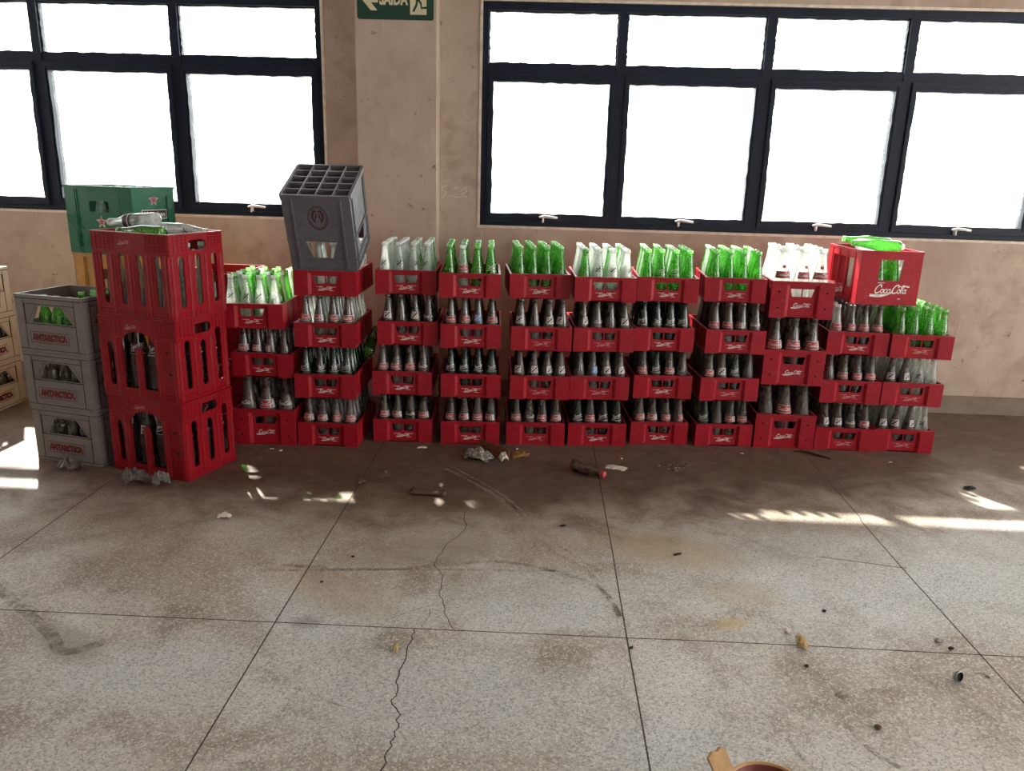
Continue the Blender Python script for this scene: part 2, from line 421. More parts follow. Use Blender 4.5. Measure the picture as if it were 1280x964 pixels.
# floor with its joints and cracks
mb = MB(); mb.add([(XL,YB,0),(XR,YB,0),(XR,WY,0),(XL,WY,0)], [(0,1,2,3)], 0)
def on_floor(z): return lambda a, b: (a, b, z)
for l in ([(-.755,4.5),(-.75,2.87),(-.753,2.02),(-.756,-2)], [(.293,4.5),(.296,2.5),(.293,2.02),(.293,-2)], [(1.36,4.4),(1.335,2.95),(1.318,2.5),(1.31,-2)], [(-1.8,4.5),(-1.80,-2)],
          [(-3.5,2.01),(-1.4,2.008),(.285,2.016),(.8,2.02),(3.4,2.0)], [(1.05,2.59),(1.335,2.53)], [(-3.0,.98),(3.0,.98)]):
    mb.quads2d(ribbon(l, .0042, 2), on_floor(.0004), 1)
def jag(l, k=3, amp=.006):
    out = []
    for a, b in zip(l, l[1:]):
        for i in range(k):
            t = i/k
            out.append((a[0]+(b[0]-a[0])*t+RND.uniform(-amp,amp), a[1]+(b[1]-a[1])*t+RND.uniform(-amp,amp)))
    return out + [l[-1]]
for l, w in (([(-.337,2.008),(-.333,1.955),(-.34,1.859),(-.341,1.77),(-.332,1.721),(-.341,1.689),(-.313,1.63),(-.309,1.573),(-.315,1.505),(-.316,1.445),(-.33,1.35)], .0030),
             ([(-.272,2.844),(-.247,2.687),(-.302,2.563),(-.325,2.468),(-.332,2.398),(-.288,2.33),(-.287,2.227),(-.263,2.133),(-.222,2.022)], .0023),
             ([(-.305,2.129),(-.305,2.062),(-.313,2.018)], .0014), ([(-.42,2.05),(-.33,2.13)], .0013)):
    mb.quads2d(ribbon(jag(l, 4, .005), w, 1), on_floor(.0006), 2)
for l, w in (([(-.405,3.30),(-.154,3.016),(.048,2.596),(.212,2.375),(.300,2.07)], .022), ([(-.35,3.30),(-.11,3.0),(.085,2.62),(.25,2.40)], .012), ([(.114,2.962),(.236,2.784),(.290,2.557)], .014), ([(.99,1.95),(1.12,1.86),(1.2,1.72)], .02), ([(1.32,1.9),(1.5,1.5)], .03)):
    mb.quads2d(ribbon(l, w, 8), on_floor(.0008), 3)
for l, w in (([(-1.70,2.14),(-1.38,1.908),(-1.279,1.819),(-1.19,1.875)], .035), ([(-.852,2.35),(-.496,2.355),(-.283,2.408),(-.063,2.44),(.209,2.322),(.29,2.1)], .02), ([(-.9,2.31),(-.4,2.36),(.1,2.40)], .012),
             ([(.80,1.72),(.83,1.60),(.88,1.54)], .014), ([(.64,1.62),(.67,1.52),(.70,1.47)], .012), ([(-.60,1.72),(-.5,1.67),(-.42,1.64)], .006)):
    mb.quads2d(ribbon(l, w, 8), on_floor(.0010), 4)
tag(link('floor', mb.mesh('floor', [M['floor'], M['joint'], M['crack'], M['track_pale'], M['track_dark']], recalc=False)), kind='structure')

# pillar, skirting, window surrounds
mb = MB(); mb.box(-1.035, -.600, 4.42, WY, 0, HC)
mb.box(-1.037, -.598, 4.4185, 4.42, 0, .08, 0)
tag(link('pillar', mb.mesh('pillar', [M['pillar']])), kind='structure')
mb = MB()
for x0, x1 in ((XL, -1.035), (-.600, XR)): mb.box(x0, x1, WY-.018, WY, 0, .105)
tag(link('baseboard_back', mb.mesh('baseboard_back', [M['skirt']])), kind='structure')

def window(num, x0, x1, z0, z1, mull, rail=(1.800, 1.892)):
    """steel window: fixed lights over tilting sashes; each bay its own sash, pane and latch"""
    ya, yb = WY+.015, WY+.075
    f = MB()
    b = .040
    f.box(x0, x1, ya, yb, z1-b, z1); f.box(x0, x1, ya, yb, z0, z0+.026)
    f.box(x0, x0+b*.8, ya, yb, z0+.026, z1-b); f.box(x1-b*.8, x1, ya, yb, z0+.026, z1-b)
    f.box(x0+b*.8, x1-b*.8, ya, yb, rail[1]-.042, rail[1])
    edges = [x0+b*.8] + mull + [x1-b*.8]
    for m in mull:
        f.box(m-.024, m+.024, ya-.004, yb, z0+.026, z1-b)
    root = link('window_%d' % num, f.mesh('window_frame', [M['navy']])); tag(root, kind='structure')
    tr = MB()
    tr.plate([(x0-.014,z0-.014),(x1+.014,z0-.014),(x1+.014,z1+.014),(x0-.014,z1+.014)], [rect(x0, x1, z0, z1)], WY-.004, WY+.006, wall_fn)
    t = link('trim_%d' % num, tr.mesh('window_surround', [M['reveal']])); tag(t, kind='structure')
    for i in range(len(edges)-1):
        l = edges[i] + (.024 if i else 0); r = edges[i+1] - (.024 if i < len(edges)-2 else 0)
        s = MB(); g = .0015; w = .030; wb = .042
        zt, zb = rail[1]-.042-g, z0+.026+g
        rag = lambda a, b, n=13: [a+(b-a)*k/n for k in range(n+1)]
        # putty makes the opening's edge ragged
        def wob(p, q, n, nx, ny):
            return [(p[0]+(q[0]-p[0])*k/n + (nx*RND.uniform(-.001,.005) if 0 < k < n else 0), p[1]+(q[1]-p[1])*k/n + (ny*RND.uniform(-.001,.005) if 0 < k < n else 0)) for k in range(n)]
        def ragged(a0, a1, c0, c1):
            return wob((a0,c0),(a1,c0),16,0,1)+wob((a1,c0),(a1,c1),18,-1,0)+wob((a1,c1),(a0,c1),16,0,-1)+wob((a0,c1),(a0,c0),18,1,0)
        s.plate(rect(l+g, r-g, zb, zt), [ragged(l+w, r-w, zb+wb, zt-.048)], ya-.010, yb-.012, wall_fn)
        s.plate(rect(l+g+.004, r-g-.004, zb+.004, zt-.004), [rect(l+w*.62, r-w*.62, zb+wb*.62, zt-.03)], ya-.014, ya-.010, wall_fn)
        so = link('sash', s.mesh('sash', [M['navy']]), root)
        p = MB(); p.box(l+w-.006, r-w+.006, ya+.018, ya+.022, zb+wb-.006, zt-.042)
        link('pane', p.mesh('pane', [M['pane']]), so)
        q = MB(); q.plate(rect(l+g, r-g, rail[1]+g, z1-b-g), [ragged(l+.006, r-.006, rail[1]+.008, z1-b-.008)], ya+.012, yb-.02, wall_fn)
        fo = link('bead', q.mesh('bead', [M['navy']]), root)
        p = MB(); p.box(l+.004, r-.004, ya+.022, ya+.026, rail[1]+.004, z1-b-.004)
        link('pane', p.mesh('pane', [M['pane']]), fo)
        # latch
        h = MB(); cx = (l+r)/2 + .005; zc = zb + .022
        h.box(cx-.030, cx-.018, ya-.030, ya-.012, zc-.022, zc+.012)
        h.tube([(cx-.045, ya-.028, zc+.004),(cx-.02, ya-.034, zc+.010),(cx+.02, ya-.036, zc+.007),(cx+.058, ya-.034, zc+.003)], [.005,.008,.0075,.006], 8)
        h.tube([(cx-.024, ya-.03, zc+.006),(cx-.027, ya-.032, zc-.026)], [.006,.0035], 8)
        link('latch', h.mesh('latch', [M['latch']]), so)
window(1, *WIN[1], [-2.87, -2.08])
window(2, *WIN[2], [.395, 1.19, 1.945])
for n, (x0, x1) in ((3, (3.6, 6.4)), (4, (-5.9, -4.4))):
    window(n, x0, x1, 1.02, 2.2, [(x0+x1)/2])

mb = MB(); mb.box(-60, 60, 4.76, 90, -.35, -.30)
tag(link('ground', mb.mesh('ground', [M['yard']])), kind='structure')

# ------------------------------------------------------------------ exit sign on the pillar
def exit_sign():
    t = thing('exit_sign', 'dark green exit sign with cream arrow and running figure on the pillar', 'sign', (-.817, 4.4195, 2.168))
    w, h = .404, .182
    p = MB(); c = .008
    p.plate([(-w/2+c,-h/2),(w/2-c,-h/2),(w/2,-h/2+c),(w/2,h/2-c),(w/2-c,h/2),(-w/2+c,h/2),(-w/2,h/2-c),(-w/2,-h/2+c)], [], -.004, 0, wall_fn)
    link('board', p.mesh('board', [M['sign_green']]), t)
    fn = lambda a, b: (a, -.0046, b)
    a = MB()
    x, z = -.195+.015, .008
    a.quads2d([[(x,z),(x+.05,z+.054),(x+.085,z+.054),(x+.052,z+.018)], [(x,z),(x+.052,z-.018),(x+.085,z-.056),(x+.05,z-.056)], [(x,z),(x+.052,z-.018),(x+.088,z-.018),(x+.088,z+.018),(x+.052,z+.018)]], fn)
    link('arrow', a.mesh('arrow', [M['sign_cream']]), t)
    a = MB(); a.quads2d([[(p_[0]-.008, p_[1]+.008) for p_ in q] for q in fit_polys(text_mesh('SAIDA', .1, .004), .152, .058)], fn)
    link('lettering', a.mesh('lettering', [M['sign_cream']]), t)
    a = MB(); a.quads2d([[(.078,-.065),(.165,-.065),(.165,.072),(.078,.072)]], fn)
    fg = lambda u, v: (u, -.0052, v)
    a.quads2d(ribbon([(.125,.045),(.118,.010)], .022) + ribbon([(.118,.012),(.135,-.010),(.138,-.032),(.172,-.030)], .011, 1) + ribbon([(.116,.012),(.112,-.018),(.095,-.050)], .012, 1)
              + ribbon([(.124,.04),(.102,.022),(.082,.022)], .008, 1) + ribbon([(.128,.04),(.150,.026),(.162,.012)], .008, 1) + [[(x+.132, y+.058) for x, y in ring(0, 0, .010, .010, 10)[:-1]]], fg, 1)
    link('pictogram', a.mesh('pictogram', [M['sign_cream'], M['sign_green']]), t)
exit_sign()

# ------------------------------------------------------------------ bottles
def prof(rs=1.0, zs=1.0):
    p = [(.0,.020),(.0015,.0255),(.008,.0285),(.030,.0284),(.060,.0280),(.085,.0288),(.104,.0290),(.118,.0280),(.138,.0250),(.160,.0208),(.182,.0172),(.202,.0146),(.218,.0134),(.2235,.0132),(.2245,.0148),(.235,.0148),(.238,.0134),(.2378,.0106),(.222,.0104)]
    return [(z*zs, r*rs) for z, r in p]
def beer_prof():
    p = [(0,.020),(.002,.026),(.01,.0285),(.05,.0285),(.12,.0285),(.145,.0278),(.160,.0245),(.175,.0185),(.19,.0150),(.21,.0135),(.226,.0130),(.228,.0148),(.238,.0148),(.240,.0135),(.2395,.0105),(.225,.0103)]
    return p
def rad(p, z):
    for (a, ra), (b, rb) in zip(p, p[1:]):
        if a <= z <= b and b > a: return ra+(rb-ra)*(z-a)/(b-a)
    return p[5][1]
P_SODA, P_LITRE, P_BEER = prof(), prof(1.44, 1.375), beer_prof()
def glass_mesh(name, p, seg, mat, lip):
    mb = MB(); mb.lathe(p, seg)
    zl = max(z for z, r in p)*.936
    mb.m = [1 if min(mb.v[i].z for i in f) > zl else 0 for f in mb.f]
    return mb.mesh(name, [mat, lip], recalc=False)
def patch(mb, p, u0, u1, z0, z1, mi, off=.0005, nu=8, nz=3):
    """printed patch on the bottle's skin, facing -y; u in radians"""
    v = []; f = []
    for j in range(nz+1):
        z = z0+(z1-z0)*j/nz; r = rad(p, z)+off
        for i in range(nu+1):
            a = u0+(u1-u0)*i/nu
            v.append((r*math.sin(a), -r*math.cos(a), z))
    for j in range(nz):
        for i in range(nu):
            k = j*(nu+1)+i; f.append((k, k+1, k+nu+2, k+nu+1))
    mb.add(v, f, mi, True)
def wrap(p, s, z, off, u0=0.0, flip=1):
    def fn(a, b):
        zz = z+b*s; r = rad(p, zz)+off; an = u0+a*s/max(r, .012)
        return (r*math.sin(an), -r*math.cos(an), zz)
    return fn
def label_mesh(code, p, k=1.0):
    """k scales the print to the bottle"""
    mb = MB(); sc = lambda q, dx: [[(a-dx, b) for a, b in c] for c in q]
    mats = [M['label_red'], M['label_white'], M['print_dark'], M['label_blue']]
    if code in 'rx':
        patch(mb, p, -1.25, 1.25, .1125*k, .139*k, 0)
        mb.quads2d(sc(SCRIPT_PLAIN, 6.2), wrap(p, .0040*k, .1205*k, .0011), 1)
        for zz in (.1125, .1375): patch(mb, p, -1.25, 1.25, zz*k, (zz+.0016)*k, 1, .0010, 8, 1)
        if code == 'x':
            patch(mb, p, .42, .52, .113*k, .1385*k, 1, .0014, 1, 1); patch(mb, p, .74, 1.15, .114*k, .1375*k, 1, .0014, 2, 1)
            patch(mb, p, .62, .67, .113*k, .1385*k, 2, .0014, 1, 1)
    if code in 'wb':
        patch(mb, p, -.75, .75, .117*k, .149*k, 1 if code == 'w' else 3)
        q = ribbon([(-6,-5),(-2,-1),(1,1),(6,6)], 2.6, 3) + ribbon([(-5.5,2),(-1,5.5)], 1.2, 2) + ribbon([(1,-5.5),(5.5,-1)], 1.2, 2) + ribbon([(-4,-1.5),(2,4.5)], .7, 2)
        mb.quads2d(q, wrap(p, .0021*k, .133*k, .0011), 2 if code == 'w' else 1)
    if code in 't':
        mb.quads2d(sc(SCRIPT_PLAIN, 6.2), wrap(p, .0046*k, .123*k, .0008), 1)
    if code in 's':
        mb.quads2d(sc(SPRITE, 3.0), wrap(p, .0062*k, .124*k, .0008), 1)
        patch(mb, p, -1.0, 1.0, .1165*k, .118*k, 1, .0008, 8, 1)
    if code in 'e':
        q = ribbon([(-5,-4),(0,0),(5,5)], 2.4, 3) + ribbon([(-4.5,1),(-1,4)], 1.3, 2) + ribbon([(1,-4.5),(4.5,-1)], 1.3, 2)
        mb.quads2d(q, wrap(p, .0022*k, .136*k, .0008), 2)
    if code == 'z':
        mb.quads2d(fit_polys(text_mesh('E', .1, .002), 8.0, 13.0), wrap(p, .0030, .188, .0008), 1)
    if code == 'y':
        patch(mb, p, -PI, PI, .108, .146, 2, .0008, 20, 2); patch(mb, p, -PI, PI, .118, .124, 1, .0012, 20, 1)
    if code in 'm':
        patch(mb, p, -1.25, 1.25, .1190*k, .141*k, 0)
        mb.quads2d(sc(SCRIPT_PLAIN, 6.2), wrap(p, .0040*k, .126*k, .0011), 1)
    return mb.mesh('label_lettering', mats, recalc=False)
# code: (glass, label code, words)
LOOK = {'c': ('clear', None, 'plain clear bottle'), 'e': ('clear', 'e', 'clear dark-printed bottle'), 'g': ('green_glass', None, 'plain green bottle'), 's': ('green_shaded', 's', 'shaded-green scripted bottle'),
        'v': ('green_glass', 's', 'green white-scripted bottle'), 'r': ('dusty', 'r', 'dusty red-banded bottle'), 'x': ('dusty', 'x', 'dusty red-and-white-banded bottle'), 'w': ('dusty', 'w', 'dusty white-patched bottle'),
        'b': ('dusty', 'b', 'dusty blue-patched bottle'), 't': ('dusty', 't', 'dusty white-scripted bottle'), 'd': ('dusty', None, 'plain dusty bottle'), 'k': ('dark_glass', 's', 'dark white-scripted bottle'),
        'm': ('backlit', 'm', 'milky-white red-banded bottle'), 'n': ('backlit', None, 'plain milky-white bottle'), 'p': ('clear', 'r', 'clear red-banded bottle'), 'y': ('clear', 'y', 'clear dark-labelled bottle'), 'z': ('dark_glass', 'z', 'dark bottle with one white letter')}
GM = {}
LIP = {'clear':'lip_lit_clear', 'backlit':'lip_lit_clear', 'green_glass':'lip_lit_green'}
def gmesh(size, g):
    if (size, g) not in GM:
        GM[(size, g)] = glass_mesh({'soda':'soda_bottle','litre':'litre_bottle','beer':'beer_bottle'}[size], {'soda':P_SODA,'litre':P_LITRE,'beer':P_BEER}[size], 18, M[g], M[LIP.get(g, g)])
    return GM[(size, g)]
LM = {}
def lmesh(size, c):
    if (size, c) not in LM:
        LM[(size, c)] = label_mesh(c, {'soda':P_SODA,'litre':P_LITRE,'beer':P_BEER}[size], 1.53 if size == 'litre' else 1.05)
    return LM[(size, c)]
def bottle(size, code, mat, label, group, name=None):
    g, l, _ = LOOK[code]
    o = link(name or size+'_bottle', gmesh(size, g)); o.matrix_world = mat
    tag(o, label, 'bottle', group)
    if l == 'y' or (l and size != 'beer'):
        link('label_lettering', lmesh(size, l), o)
        if l == 'm':
            if 'neck' not in LM:
                q = MB(); patch(q, P_LITRE, -.3, .3, .231, .245, 0, .0008, 4, 1); LM['neck'] = q.mesh('neck_mark', [M['label_red']], recalc=False)
            link('neck_mark', LM['neck'], o)
    return o
STUFF = MB(); STUFF_MATS = ['clear', 'green_glass', 'green_shaded', 'dusty', 'backlit', 'dark_glass', 'lip_lit_clear', 'lip_lit_green']
def stuff_bottle(size, code, mat):
    g = LOOK[code][0]
    p = {'soda':P_SODA,'litre':P_LITRE,'beer':P_BEER}[size]
    p = [q for i, q in enumerate(p) if i not in (0, 2, 4, 13)][:-1]
    n0 = len(STUFF.f); STUFF.lathe(p, 10, STUFF_MATS.index(g), mat)
    if g in LIP:
        k = len(STUFF.f)-n0-1
        for i in range(k-30, k): STUFF.m[n0+i] = STUFF_MATS.index(LIP[g])

# ------------------------------------------------------------------ crates
def rrect(x0, x1, z0, z1, r, n=4):
    out = []
    for cx, cz, a in ((x1-r, z0+r, -90), (x1-r, z1-r, 0), (x0+r, z1-r, 90), (x0+r, z0+r, 180)):
        out += [(cx+r*math.cos(R(a+90*i/n)), cz+r*math.sin(R(a+90*i/n))) for i in range(n+1)]
    return out
def front(w, d, s):      # maps (u,v,depth) to a front (s=-1) or back (s=1) wall, depth counted inward
    return lambda u, v, k: (-s*u, s*(d/2-k), v)
def flank(w, d, s):      # right (s=1) or left (s=-1) wall
    return lambda u, v, k: (s*(w/2-k), s*u, v)
def grid_mesh(nx, ny, w, d, z0, z1, t=.0022):
    mb = MB()
    for i in range(1, nx): mb.box(-w/2+w*i/nx-t/2, -w/2+w*i/nx+t/2, -d/2, d/2, z0, z1)
    for j in range(1, ny):
        y = -d/2+d*j/ny
        for i in range(nx):
            mb.box(-w/2+w*i/nx+t/2, -w/2+w*(i+1)/nx-t/2, y-t/2, y+t/2, z0, z1)
    return mb
CR = {}
def low_crate_meshes():
    W, D, H = .292, .425, .117
    mb = MB(); mb.box(-W/2+.004, W/2-.004, -D/2+.004, D/2-.004, 0, .005)
    for s in (-1, 1):
        fn = front(W, D, s)
        # sunk middle panel with the hand hole
        mb.plate(rect(-.082, .082, .004, .108), [[(-.050,.056),(.050,.056),(.057,.092),(-.057,.092)]], .010, .016, fn)
        mb.plate(rect(-.0025, .0025, .054, .094), [], .011, .015, fn)
        # end pilasters, splayed cheeks, lip and foot
        for q in (-1, 1):
            mb.plate([(q*W/2, 0), (q*.078, 0), (q*.078, H), (q*W/2, H)] if q > 0 else [(q*.078, 0), (q*W/2, 0), (q*W/2, H), (q*.078, H)], [], 0, .014, fn)
            x0, x1 = q*.078, q*.064
            v = [fn(x0,.004,.0005), fn(x1,.004,.0105), fn(x0,.004,.0105), fn(x0,.108,.0005), fn(x1,.108,.0105), fn(x0,.108,.0105)]
            mb.add(v, [(0,1,2),(3,5,4),(0,3,4,1),(1,4,5,2),(2,5,3,0)])
        mb.plate(rect(-.078, .078, .1065, H), [], .0015, .016, fn)
        mb.plate(rect(-.078, .078, 0, .007), [], .004, .016, fn)
        fl = flank(W, D, s)
        mb.plate([(-D/2+.014,0),(D/2-.014,0),(D/2-.014,H),(-D/2+.014,H)], [], .0035, .0095, fl)
        mb.plate([(-D/2+.014,.107),(D/2-.014,.107),(D/2-.014,H),(-D/2+.014,H)], [], 0, .0035, fl)
        mb.plate([(-D/2+.014,0),(D/2-.014,0),(D/2-.014,.006),(-D/2+.014,.006)], [], .0005, .0035, fl)
        for u in (-.105, 0, .105): mb.plate(rect(u-.004, u+.004, .006, .107), [], .0008, .0035, fl)
    body = mb.mesh('body', [M['red']])
    div = grid_mesh(4, 6, .266, .398, .006, .052).mesh('divider', [M['red']])
    lg = MB(); lg.quads2d([[(a-5.6, b) for a, b in q] for q in SCRIPT], lambda a, b: (a*.0050, -D/2+.0094, .029+b*.0050))
    lg.quads2d(ribbon([(-.046,.0425),(-.020,.041)], .0016)+ribbon([(.020,.040),(.050,.0425)], .0018)+ribbon([(.018,.024),(.040,.0245)], .0016), lambda a, b: (a, -D/2+.0094, b))
    CR['low'] = dict(W=W, D=D, H=H, parts=[('body', body), ('divider', div), ('printed_logo', lg.mesh('printed_logo', [M['print']], recalc=False))], nx=4, ny=6, iw=.266, id=.398, floor=.0055)
    CR['low_faint'] = dict(CR['low'], parts=[('body', body), ('divider', div), ('printed_logo', lg.mesh('printed_logo', [M['print_faint']], recalc=False))])
def deep_crate_meshes():
    W, D, H = .298, .410, .178
    mb = MB(); mb.box(-W/2+.004, W/2-.004, -D/2+.004, D/2-.004, 0, .005)
    for s in (-1, 1):
        fn = front(W, D, s)
        mb.plate(rect(-.082, .082, .004, .168), [[(-.046,.104),(.046,.104),(.056,.142),(-.056,.142)]], .012, .018, fn)
        mb.plate(rect(-.0025, .0025, .102, .144), [], .013, .017, fn)
        for q in (-1, 1):
            mb.plate([(q*W/2, 0), (q*.076, 0), (q*.076, H), (q*W/2, H)], [], 0, .016, fn)
            x0, x1 = q*.076, q*.060
            v = [fn(x0,.004,.0005), fn(x1,.004,.0125), fn(x0,.004,.0125), fn(x0,.168,.0005), fn(x1,.168,.0125), fn(x0,.168,.0125)]
            mb.add(v, [(0,1,2),(3,5,4),(0,3,4,1),(1,4,5,2),(2,5,3,0)])
            for zz in (.050, .128):
                mb.plate([(q*.112+.0048*math.cos(2*PI*i/10), zz+.0048*math.sin(2*PI*i/10)) for i in range(10)], [], -.0006, .002, fn, 1)
        mb.plate(rect(-.076, .076, .160, H), [], .0018, .018, fn)
        mb.plate(rect(-.076, .076, 0, .008), [], .004, .018, fn)
        fl = flank(W, D, s)
        mb.plate([(-D/2+.016,0),(D/2-.016,0),(D/2-.016,H),(-D/2+.016,H)], [], .004, .010, fl)
        mb.plate([(-D/2+.016,.166),(D/2-.016,.166),(D/2-.016,H),(-D/2+.016,H)], [], 0, .004, fl)
        for u in (-.1, 0, .1): mb.plate(rect(u-.005, u+.005, .0, .166), [], .001, .004, fl)
    body = mb.mesh('body', [M['red'], M['hole']])
    div = grid_mesh(3, 4, .274, .372, .006, .080).mesh('divider', [M['red']])
    lg = MB(); lg.quads2d([[(a-5.6, b) for a, b in q] for q in SCRIPT], lambda a, b: (a*.0066, -D/2+.0114, .054+b*.0066))
    CR['deep'] = dict(W=W, D=D, H=H, parts=[('body', body), ('divider', div), ('printed_logo', lg.mesh('printed_logo', [M['print']], recalc=False))], nx=3, ny=4, iw=.274, id=.372, floor=.0055)
low_crate_meshes(); deep_crate_meshes()
def crate(kind, loc, yaw, label, group, name='bottle_crate'):
    c = CR[kind]
    t = thing(name, label, 'crate', loc, (0,0,yaw), group)
    for n, me in c['parts']: link(n, me, t)
    return t
def slot(c, i, j, jit=True):
    """matrix-free slot centre: column i from the left, row j from the front"""
    x = -c['iw']/2 + c['iw']*(i+.5)/c['nx']; y = -c['id']/2 + c['id']*(j+.5)/c['ny']
    return x, y

ORD = ['first','second','third','fourth','fifth','sixth','seventh','eighth','ninth','tenth','eleventh','twelfth']
ROWW = ['front','second','third','fourth','fifth','back']
# each stack: (left x, right x, front y) of every crate from the floor up, and its bottles.
# a bottle row is a string of codes from the left; 'rows' is the number of rows kept as things
STACKS = [
 # first: tall bottles below, crates set askew above
 dict(c=[('deep',-1.311,3.520,0.03,['txt'],1,'t'), ('low',-1.318,3.545,-0.02,['xxxd'],1,'d'), ('low',-1.337,3.500,0.06,['eeec','gggg','cgcc','gggg','gcgc','gggg'],4,'g')]),
 dict(c=[('low',-1.008,3.535,0,['xxrx'],1,'d'), ('low',-1.012,3.530,0.02,['ssss'],1,'s'), ('low',-1.010,3.555,0.035,['rxxr'],1,'c'), ('low',-1.004,3.560,0.03,['cccc','cccc'],2,'c')]),
 dict(c=[('low',-.659,3.638,0.05,['xxtx'],1,'d'), ('low',-.660,3.640,0.05,['xrrt'],1,'d'), ('low',-.636,3.665,0.055,['wdwt'],1,'d'), ('low',-.646,3.680,0.06,['eeee','cccc','cccc','ccgc','cccg'],5,'c')]),
 dict(c=[('low',-.322,3.640,0.06,['rxrx'],1,'d'), ('low',-.323,3.640,0.06,['ssss'],1,'s'), ('low',-.326,3.645,0.06,['rxbx'],1,'d'), ('low',-.334,3.640,0.07,['gpgv','gggg','gcgg','gggg','ggcg'],5,'g')]),
 dict(c=[('low_faint',.002,3.668,0.06,['rtrx'],1,'d'), ('low_faint',.015,3.650,0.06,['wwww'],1,'d'), ('low_faint',.014,3.645,0.06,['wdww'],1,'d'), ('low',-.001,3.695,0.105,['gggg','gggg','gggg','gggg','gggg'],5,'g')]),
 dict(c=[('low',.311,3.695,0.07,['srks'],1,'s'), ('low_faint',.309,3.685,0.065,['dbww'],1,'d'), ('low_faint',.315,3.675,0.06,['wtdw'],1,'d'), ('low',.308,3.660,0.045,['geee','cccc','ccgc','cccc','cccg'],5,'c')]),
 dict(c=[('low',.629,3.755,0.06,['xxxx'],1,'d'), ('low',.628,3.750,0.06,['rsxd'],1,'d'), ('low',.612,3.730,0.05,['ssss'],1,'s'), ('low',.610,3.725,-0.03,['gvvg','gggg','cgcg','gggg','cccg'],5,'g')]),
 dict(c=[('low',.958,3.765,0.08,['sdxr'],1,'d'), ('low_faint',.958,3.750,0.08,['rwsd'],1,'d'), ('low',.960,3.735,0.03,['rrxt'],1,'d'), ('low',.948,3.790,-0.065,['gggg','gggg','gggg','cggc','cgcg'],5,'g')]),
 dict(c=[('deep',1.261,3.768,-0.02,['drd'],1,'d'), ('deep',1.264,3.765,-0.02,['xrx'],1,'d'), ('deep',1.266,3.772,-0.055,['mmm','nnn','nnn','nnn'],4,'n')]),
 dict(c=[('low_faint',1.565,3.772,-0.03,['wwtx'],1,'d'), ('low_faint',1.566,3.786,-0.04,['drrr'],1,'d'), ('low',1.572,3.798,-0.055,['prrr','crcc'],2,'d')]),
 dict(c=[('low_faint',1.866,3.786,-0.03,['wwwe'],1,'c'), ('low_faint',1.868,3.783,-0.04,['wwec'],1,'c'), ('low_faint',1.872,3.772,-0.05,['gggg','gggg','gggg','gggg'],4,'g')]),
]
def lean(size, ax='X'):
    k = .12 if size == 'litre' else .36
    return Matrix.Rotation(R(max(-k, min(k, RND.gauss(0, .7)))), 4, ax)
def build_stacks():
    for si, st in enumerate(STACKS):
        z = 0.0; n = len(st['c'])
        for ci, (kind, cx, fy, yaw, rows, nthing, back) in enumerate(st['c']):
            c = CR[kind]
            loc = (cx - math.sin(yaw)*c['D']/2, fy + math.cos(yaw)*c['D']/2, z)
            lev = 'bottom' if ci == 0 else 'top' if ci == n-1 else 'second' if ci == 1 else 'third'
            levw = {'bottom':'bottom crate', 'top':'top crate', 'second':'second crate up', 'third':'third crate up'}[lev]
            kindw = 'deep red crate with dotted corner posts' if kind == 'deep' else 'shallow red crate with rubbed-off logo' if kind == 'low_faint' else 'shallow red crate with white logo'
            crate(kind, loc, yaw, '%s, %s of %s low red stack from left' % (kindw, {'bottom':'bottom','top':'top','second':'second up','third':'third up'}[lev], ORD[si]), 'red crates of the long row')
            size = 'litre' if kind == 'deep' else 'soda'
            T = Matrix.Translation(loc) @ Matrix.Rotation(yaw, 4, 'Z')
            for j in range(c['ny']):
                for i in range(c['nx']):
                    x, y = slot(c, i, j)
                    rz = RND.gauss(0, .38) + (RND.uniform(-PI, PI) if j else 0)
                    m = T @ Matrix.Translation((x+RND.uniform(-.0010,.0010), y+RND.uniform(-.001,.001), c['floor']+.0008)) @ lean(size) @ lean(size, 'Y') @ Matrix.Rotation(rz, 4, 'Z')
                    code = rows[j][i] if j < len(rows) else back
                    if j < nthing:
                        pos = ['far left','second from left','second from right','far right'] if c['nx'] == 4 else ['far left','middle','far right']
                        lab = '%s, %s, %s row, %s, %s low red stack' % (LOOK[code][2], pos[i], ROWW[j] if not (c['ny'] == 4 and j == 3) else 'back', levw, ORD[si])
                        bottle(size, code, m, lab, 'bottles of the long row of red crates')
                    else:
                        if (j < 5 or ci == n-1 or (si == 1 and i == 3)) and not (si == 1 and ci == 3 and j < 5): stuff_bottle(size, code, m)
            z += .3345 if kind == 'deep' else .245
build_stacks()

